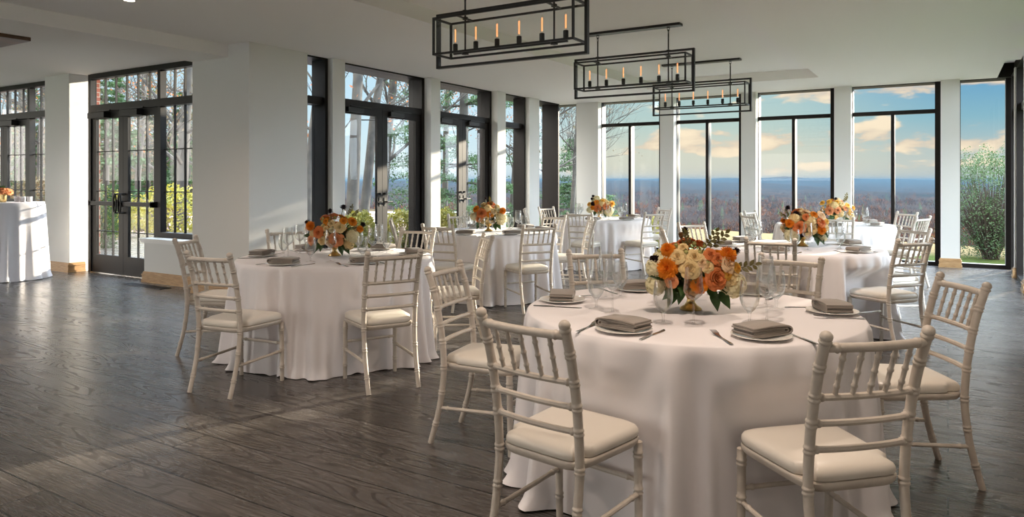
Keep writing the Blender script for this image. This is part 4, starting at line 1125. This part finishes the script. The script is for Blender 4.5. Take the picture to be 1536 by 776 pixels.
broad_tree(dirpx(815,23), 8, .10, (RX[0]*.12, RX[1]*.12), 41, 'bare fine-branched tree filling the corner window', 'leaf_brown', 1, .03, depth=4, first=.5, kids=4, spread=.42)
broad_tree(dirpx(858,25), 7.5, .09, (RX[0]*.10, RX[1]*.10), 47, 'bare pale-twigged tree in the corner window against white sky', None, depth=4, first=.5, kids=4, spread=.42)
conifer(dirpx(862,27), 3.3, .07, 51, 'small bushy conifer low in the corner window', bare=.1, dens=2.0, width=.42, spiky=.03)
conifer(dirpx(912,33), 2.2, .06, 53, 'young conifer behind the flowers in the first valley window', bare=.1, dens=1.6, width=.4, spiky=.03)
broad_tree(dirpx(462,16), 8, .10, (.05,.05), 57, 'orange-tipped tree in the sliver of window beside the pillar', 'leaf_orange', 2, .06, depth=3, first=1.2)
for i, (px, d, lb) in enumerate(((603,12.6,'round yellow-green bush in the right-hand leaf of the first garden door'),(538,12.0,'round yellow-green bush below the twin trunks'),(665,13.2,'yellow-green bush at the foot of the second garden doors'))):
    p = dirpx(px, d); bush(p, .36, .46, .40, 60+i, lb, 'leaf_yellow', n=9000, size=.019, group='clipped shrubs outside the garden doors')
for i, (px, d, lb) in enumerate(((950,17,'low yellow shrub behind the corner table'),(992,17.3,'low golden shrub beside the valley window column'),(918,17,'golden shrub under the flowers of the corner table'))):
    p = dirpx(px, d); bush(p, .33, .42, .12, 70+i, lb, 'leaf_yellow', n=2200, size=.03, group='low shrubs outside the valley windows')
bush((.70, 16.4), .86, 1.06, .88, 81, 'tall green and brown bush filling the rightmost valley window', 'leaf_green', n=15000, size=.022, stems=300, top=.40, ragged=.25)
# garden of the side wing
k = 0
for px, d, h, r, sd, lf, lb in ((272,22,9,.20,90,'leaf_brown','big bent trunk outside the side light of the paned doors'),(236,30,9,.14,91,'leaf_brown','bare tree seen through the second leaf of the paned doors'),(205,27,8.5,.12,92,'leaf_orange','russet tree behind the middle of the paned doors'),
        (178,33,9,.14,93,'leaf_brown','brown tree behind the first leaf of the paned doors'),(60,28,9,.13,94,'leaf_brown','brown-leaved tree behind the far paned side light'),(28,32,9,.13,95,'leaf_orange','russet tree behind the far paned doors'),(8,26,8,.12,96,'leaf_brown','bare tree at the far edge of the paned doors'),(255,36,9,.13,97,'leaf_brown','thin bare tree behind the bent trunk'),(300,30,9,.15,98,'leaf_brown','tree half hidden by the white pillar')):
    broad_tree(dirpx(px, d), h, r, (.06 if sd == 90 else .02, .03), sd, lb, lf, 4, .055, depth=3, first=1.0, lspread=.5)
for px, d, h, sd, lb in ((158,24,6.0,110,'green conifer in the first leaf of the paned doors'),(282,34,6,111,'dark conifer behind the side light of the paned doors'),(46,34,6,112,'green conifer behind the far paned doors'),(222,38,7,113,'conifer far behind the paned doors')):
    conifer(dirpx(px, d), h, .12, sd, lb, bare=.3, dens=1.6, width=.28, spiky=.06)
for i, (px, d, rx, rz, lb) in enumerate(((256,19,.9,.75,'yellow shrub beyond the side light ledge'),(163,17,.6,.7,'yellow-green shrub behind the first leaf of the paned doors'),(157,14.4,.24,.75,'narrow green shrub close outside the paned doors'),(215,20.5,.8,.5,'low shrub across the brick patio'),(55,21,.8,.9,'brown shrub behind the cocktail table doors'))):
    bush(dirpx(px, d), rx, rz, rz*.7, 120+i, lb, 'leaf_yellow' if i in (0,1) else ('leaf_green' if i == 2 else 'leaf_brown'), n=2200, size=.05 if i != 2 else .028, group='shrubs outside the paned doors')
# hedge of brown woodland behind the patio, too many plants to count
rnd = random.Random(7); hb = MB()
for q in range(260):
    px = rnd.uniform(-60, 330); d = rnd.uniform(40, 62); c = dirpx(px, d); hgt = rnd.uniform(2.2, 5.2)
    for _ in range(70):
        z = rnd.uniform(0, 1); leaf_quads(hb, rnd, c+Vector((rnd.gauss(0,1.0), rnd.gauss(0,1.0), z*hgt)), 1, .05, .22)
o = hb.build('woodland_undergrowth', M['leaf_brown'], smooth=False); tag(o, 'brown woodland undergrowth behind the brick patio', 'undergrowth', kind='stuff')
# valley woodland: far too many trees to count
rnd = random.Random(17); fb = MB(); fc = MB()
def crown(mb, x, y, z, h, w, n, size, cone=False):
    for _ in range(n):
        v = rnd.random(); 
        rr = w*(math.sin(PI*min(1, .12+v*.88))**.7 if not cone else (1-v)*.9+.05)*math.sqrt(rnd.random()); a = rnd.uniform(0, 2*PI)
        c = Vector((x+rr*math.cos(a), y+rr*math.sin(a), z+h*(.25+.75*v if not cone else v)))
        u = Vector((rnd.uniform(-.6,.6), rnd.uniform(-.6,.6), rnd.uniform(.5,1.4))).normalized(); s = size*rnd.uniform(.6,1.5)
        q = u.cross(Vector((rnd.uniform(-1,1), rnd.uniform(-1,1), .1))).normalized()*s*.26
        mb.add([c-u*s, c+q, c+u*s], [(0,1,2)])
cnt = 0
while cnt < 5200:
    d = 250*math.exp(rnd.random()*math.log(1700/250)); px = rnd.uniform(430, 1560); c = dirpx(px, d)
    if c.y+.35*c.x-19.5 < 110: continue
    z = ground_z(c.x, c.y); far = d > 700
    con = rnd.random() < .07
    h = rnd.uniform(8, 13) if not con else rnd.uniform(9, 14); n = 110 if d < 450 else (52 if d < 800 else 24)
    crown(fc if con else fb, c.x, c.y, z-1, h, rnd.uniform(4, 7.5) if not con else 3.2, n if not con else int(n*1.6), (.75 if d < 450 else 1.1 if d < 800 else 1.8)*(1 if not con else .8), con); cnt += 1
tag(fb.build('valley_forest', M['forest'], smooth=False), 'wooded valley of bare grey and rust trees beyond the windows', 'forest', kind='stuff')
tag(fc.build('conifer_forest', M['leaf_pine'], smooth=False), 'scattered dark conifers among the bare valley woods', 'forest', kind='stuff')
for px, d, h, sd, lb in ((1075,260,9.5,130,'lone dark conifer in the valley seen through the second valley window'),(1040,275,8.5,131,'lone conifer standing close to the mullion of the second valley window'),(1160,300,10,132,'green conifer in the valley above the coral flower arrangement')):
    conifer(dirpx(px, d), h+7, .2, sd, lb, bare=.5, dens=1.2, width=.26, spiky=.55)

# ---------------------------------------------------------------- valley haze: real scattering air
def haze():
    m, nt = mat('valley_haze_air'); N = NT(nt)
    v = N.n('ShaderNodeVolumePrincipled', Color=HAZE_COL, Density=HAZE_D, Anisotropy=.0)
    N.out(v.outputs[0], vol=True)
    o = MB().box(-9000, 6000, 330, 9300, -140, 16)                .build('horizon_haze', m, smooth=False)
    tag(o, 'blue haze lying over the far valley and hills', 'haze', kind='stuff')
haze()

# ---------------------------------------------------------------- sky
W = bpy.data.worlds.new('evening_sky'); bpy.context.scene.world = W; W.use_nodes = True
nt = W.node_tree; nt.nodes.clear(); N = NT(nt)
tc = N.n('ShaderNodeTexCoord'); sp = N.n('ShaderNodeSeparateXYZ', Vector=tc.outputs['Generated'])
X, Y, Z = sp.outputs
k = N.math('ADD', N.math('MULTIPLY', Z, 1.0), 0.0)
east = N.ramp(k, [(0,(0.398,0.367,0.292)),(.035,(0.36,0.36,0.304)),(.075,(0.267,0.335,0.316)),(.125,(0.212,0.31,0.329)),(.3,(0.187,0.298,0.385))])
right = N.ramp(k, [(0,(0.347,0.335,0.286)),(.035,(0.261,0.304,0.298)),(.075,(0.137,0.255,0.31)),(.125,(0.0747,0.193,0.31)),(.3,(0.124,0.249,0.372))])
left = N.ramp(k, [(0,(0.403,0.451,0.468)),(.06,(0.355,0.451,0.501)),(.125,(0.307,0.428,0.508)),(.3,(0.283,0.403,0.501))])
az = N.math('DIVIDE', X, N.math('MAXIMUM', Y, .05))
c = N.mix(N.step(az, -.22, .04), east, right)
c = N.mix(N.step(az, -.45, -.62), c, left)
c = N.mix(N.step(Y, .25, .05), c, left)
# small evening clouds in a low band and a big bank higher up
cv = N.n('ShaderNodeCombineXYZ', X=N.math('MULTIPLY', az, 9.0), Y=N.math('MULTIPLY', Z, 27.0), Z=.3)
n1 = N.n('ShaderNodeTexNoise', Vector=cv, Scale=1.35, Detail=7.0, Roughness=.55, Distortion=.25)
band = N.math('MULTIPLY', N.step(Z, .026, .045), N.step(Z, .082, .058))
high = N.math('MULTIPLY', N.step(Z, .088, .118), N.step(az, -.34, -.12))
low = N.math('MULTIPLY', N.math('MULTIPLY', N.step(Z, .004, .016), N.step(Z, .03, .018)), .35)
th = N.math('ADD', N.math('MULTIPLY', band, .175), N.math('ADD', N.math('MULTIPLY', high, .23), N.math('MULTIPLY', low, .3)))
cl = N.step(N.math('ADD', n1.outputs[0], th), .615, .72)
cl = N.math('MULTIPLY', cl, N.step(az, -.56, -.48))
cc = N.mix(N.step(n1.outputs[0], .45, .68), (.40,.32,.25), (.56,.45,.325))
c = N.mix(N.math('MULTIPLY', cl, .9), c, cc)
# brighter sky overhead and warm bright sky behind the house
up = N.math('MULTIPLY', N.step(Z, .16, .55), SKY_UP)
back = N.math('MULTIPLY', N.step(Y, .10, -.55), SKY_BACK)
c2 = N.mix(N.step(Z, .16, .5), c, (.74,.87,1.06))
c2 = N.mix(N.step(Y, .10, -.4), c2, (1.0,.93,.85))
azr = N.math('DIVIDE', X, N.math('SQRT', N.math('ADD', N.math('MULTIPLY', X, X), N.math('MULTIPLY', Y, Y))))
glow = N.math('MULTIPLY', N.math('MULTIPLY', N.step(azr, .12, .55), N.step(Z, .75, .1)), SKY_GLOW)
c2 = N.mix(N.step(azr, .12, .5), c2, (.84,.93,1.04))
st = N.math('ADD', N.math('ADD', 1.0, glow), N.math('ADD', up, back))
bg = N.n('ShaderNodeBackground', Color=c2, Strength=st)
ow = nt.nodes.new('ShaderNodeOutputWorld'); nt.links.new(bg.outputs[0], ow.inputs[0])
# low sun beyond the far right corner
el, az_ = R(12.6), R(70)
S = Vector((math.cos(az_)*math.cos(el), math.sin(az_)*math.cos(el), math.sin(el)))
L = bpy.data.lights.new('low_sun', 'SUN'); L.energy = SUN_W; L.angle = R(.9); L.color = (1,.86,.68)
o = bpy.data.objects.new('low_sun', L); C.objects.link(o); o.rotation_euler = S.to_track_quat('Z','Y').to_euler()

# ---------------------------------------------------------------- camera and colour management
cam = bpy.data.cameras.new('camera'); cam.sensor_width = 36; cam.lens = 1066/1536*36; cam.shift_y = -117/1536; cam.clip_end = 20000; cam.clip_start = .05
co = bpy.data.objects.new('camera', cam); C.objects.link(co); co.location = (0, 0, CAM_H); co.rotation_euler = (PI/2, 0, TH)
sc = bpy.context.scene; sc.camera = co
sc.view_settings.view_transform = 'Standard'; sc.view_settings.look = 'None'; sc.view_settings.gamma = 1; sc.view_settings.use_curve_mapping = False
sc.view_settings.exposure = EXPO
sc.cycles.transparent_max_bounces = 40; sc.cycles.max_bounces = 10; sc.cycles.diffuse_bounces = 6; sc.cycles.glossy_bounces = 4; sc.cycles.volume_bounces = 0
sc.cycles.use_denoising = True; sc.cycles.sample_clamp_indirect = 6
sc.cycles.caustics_reflective = False; sc.cycles.caustics_refractive = False
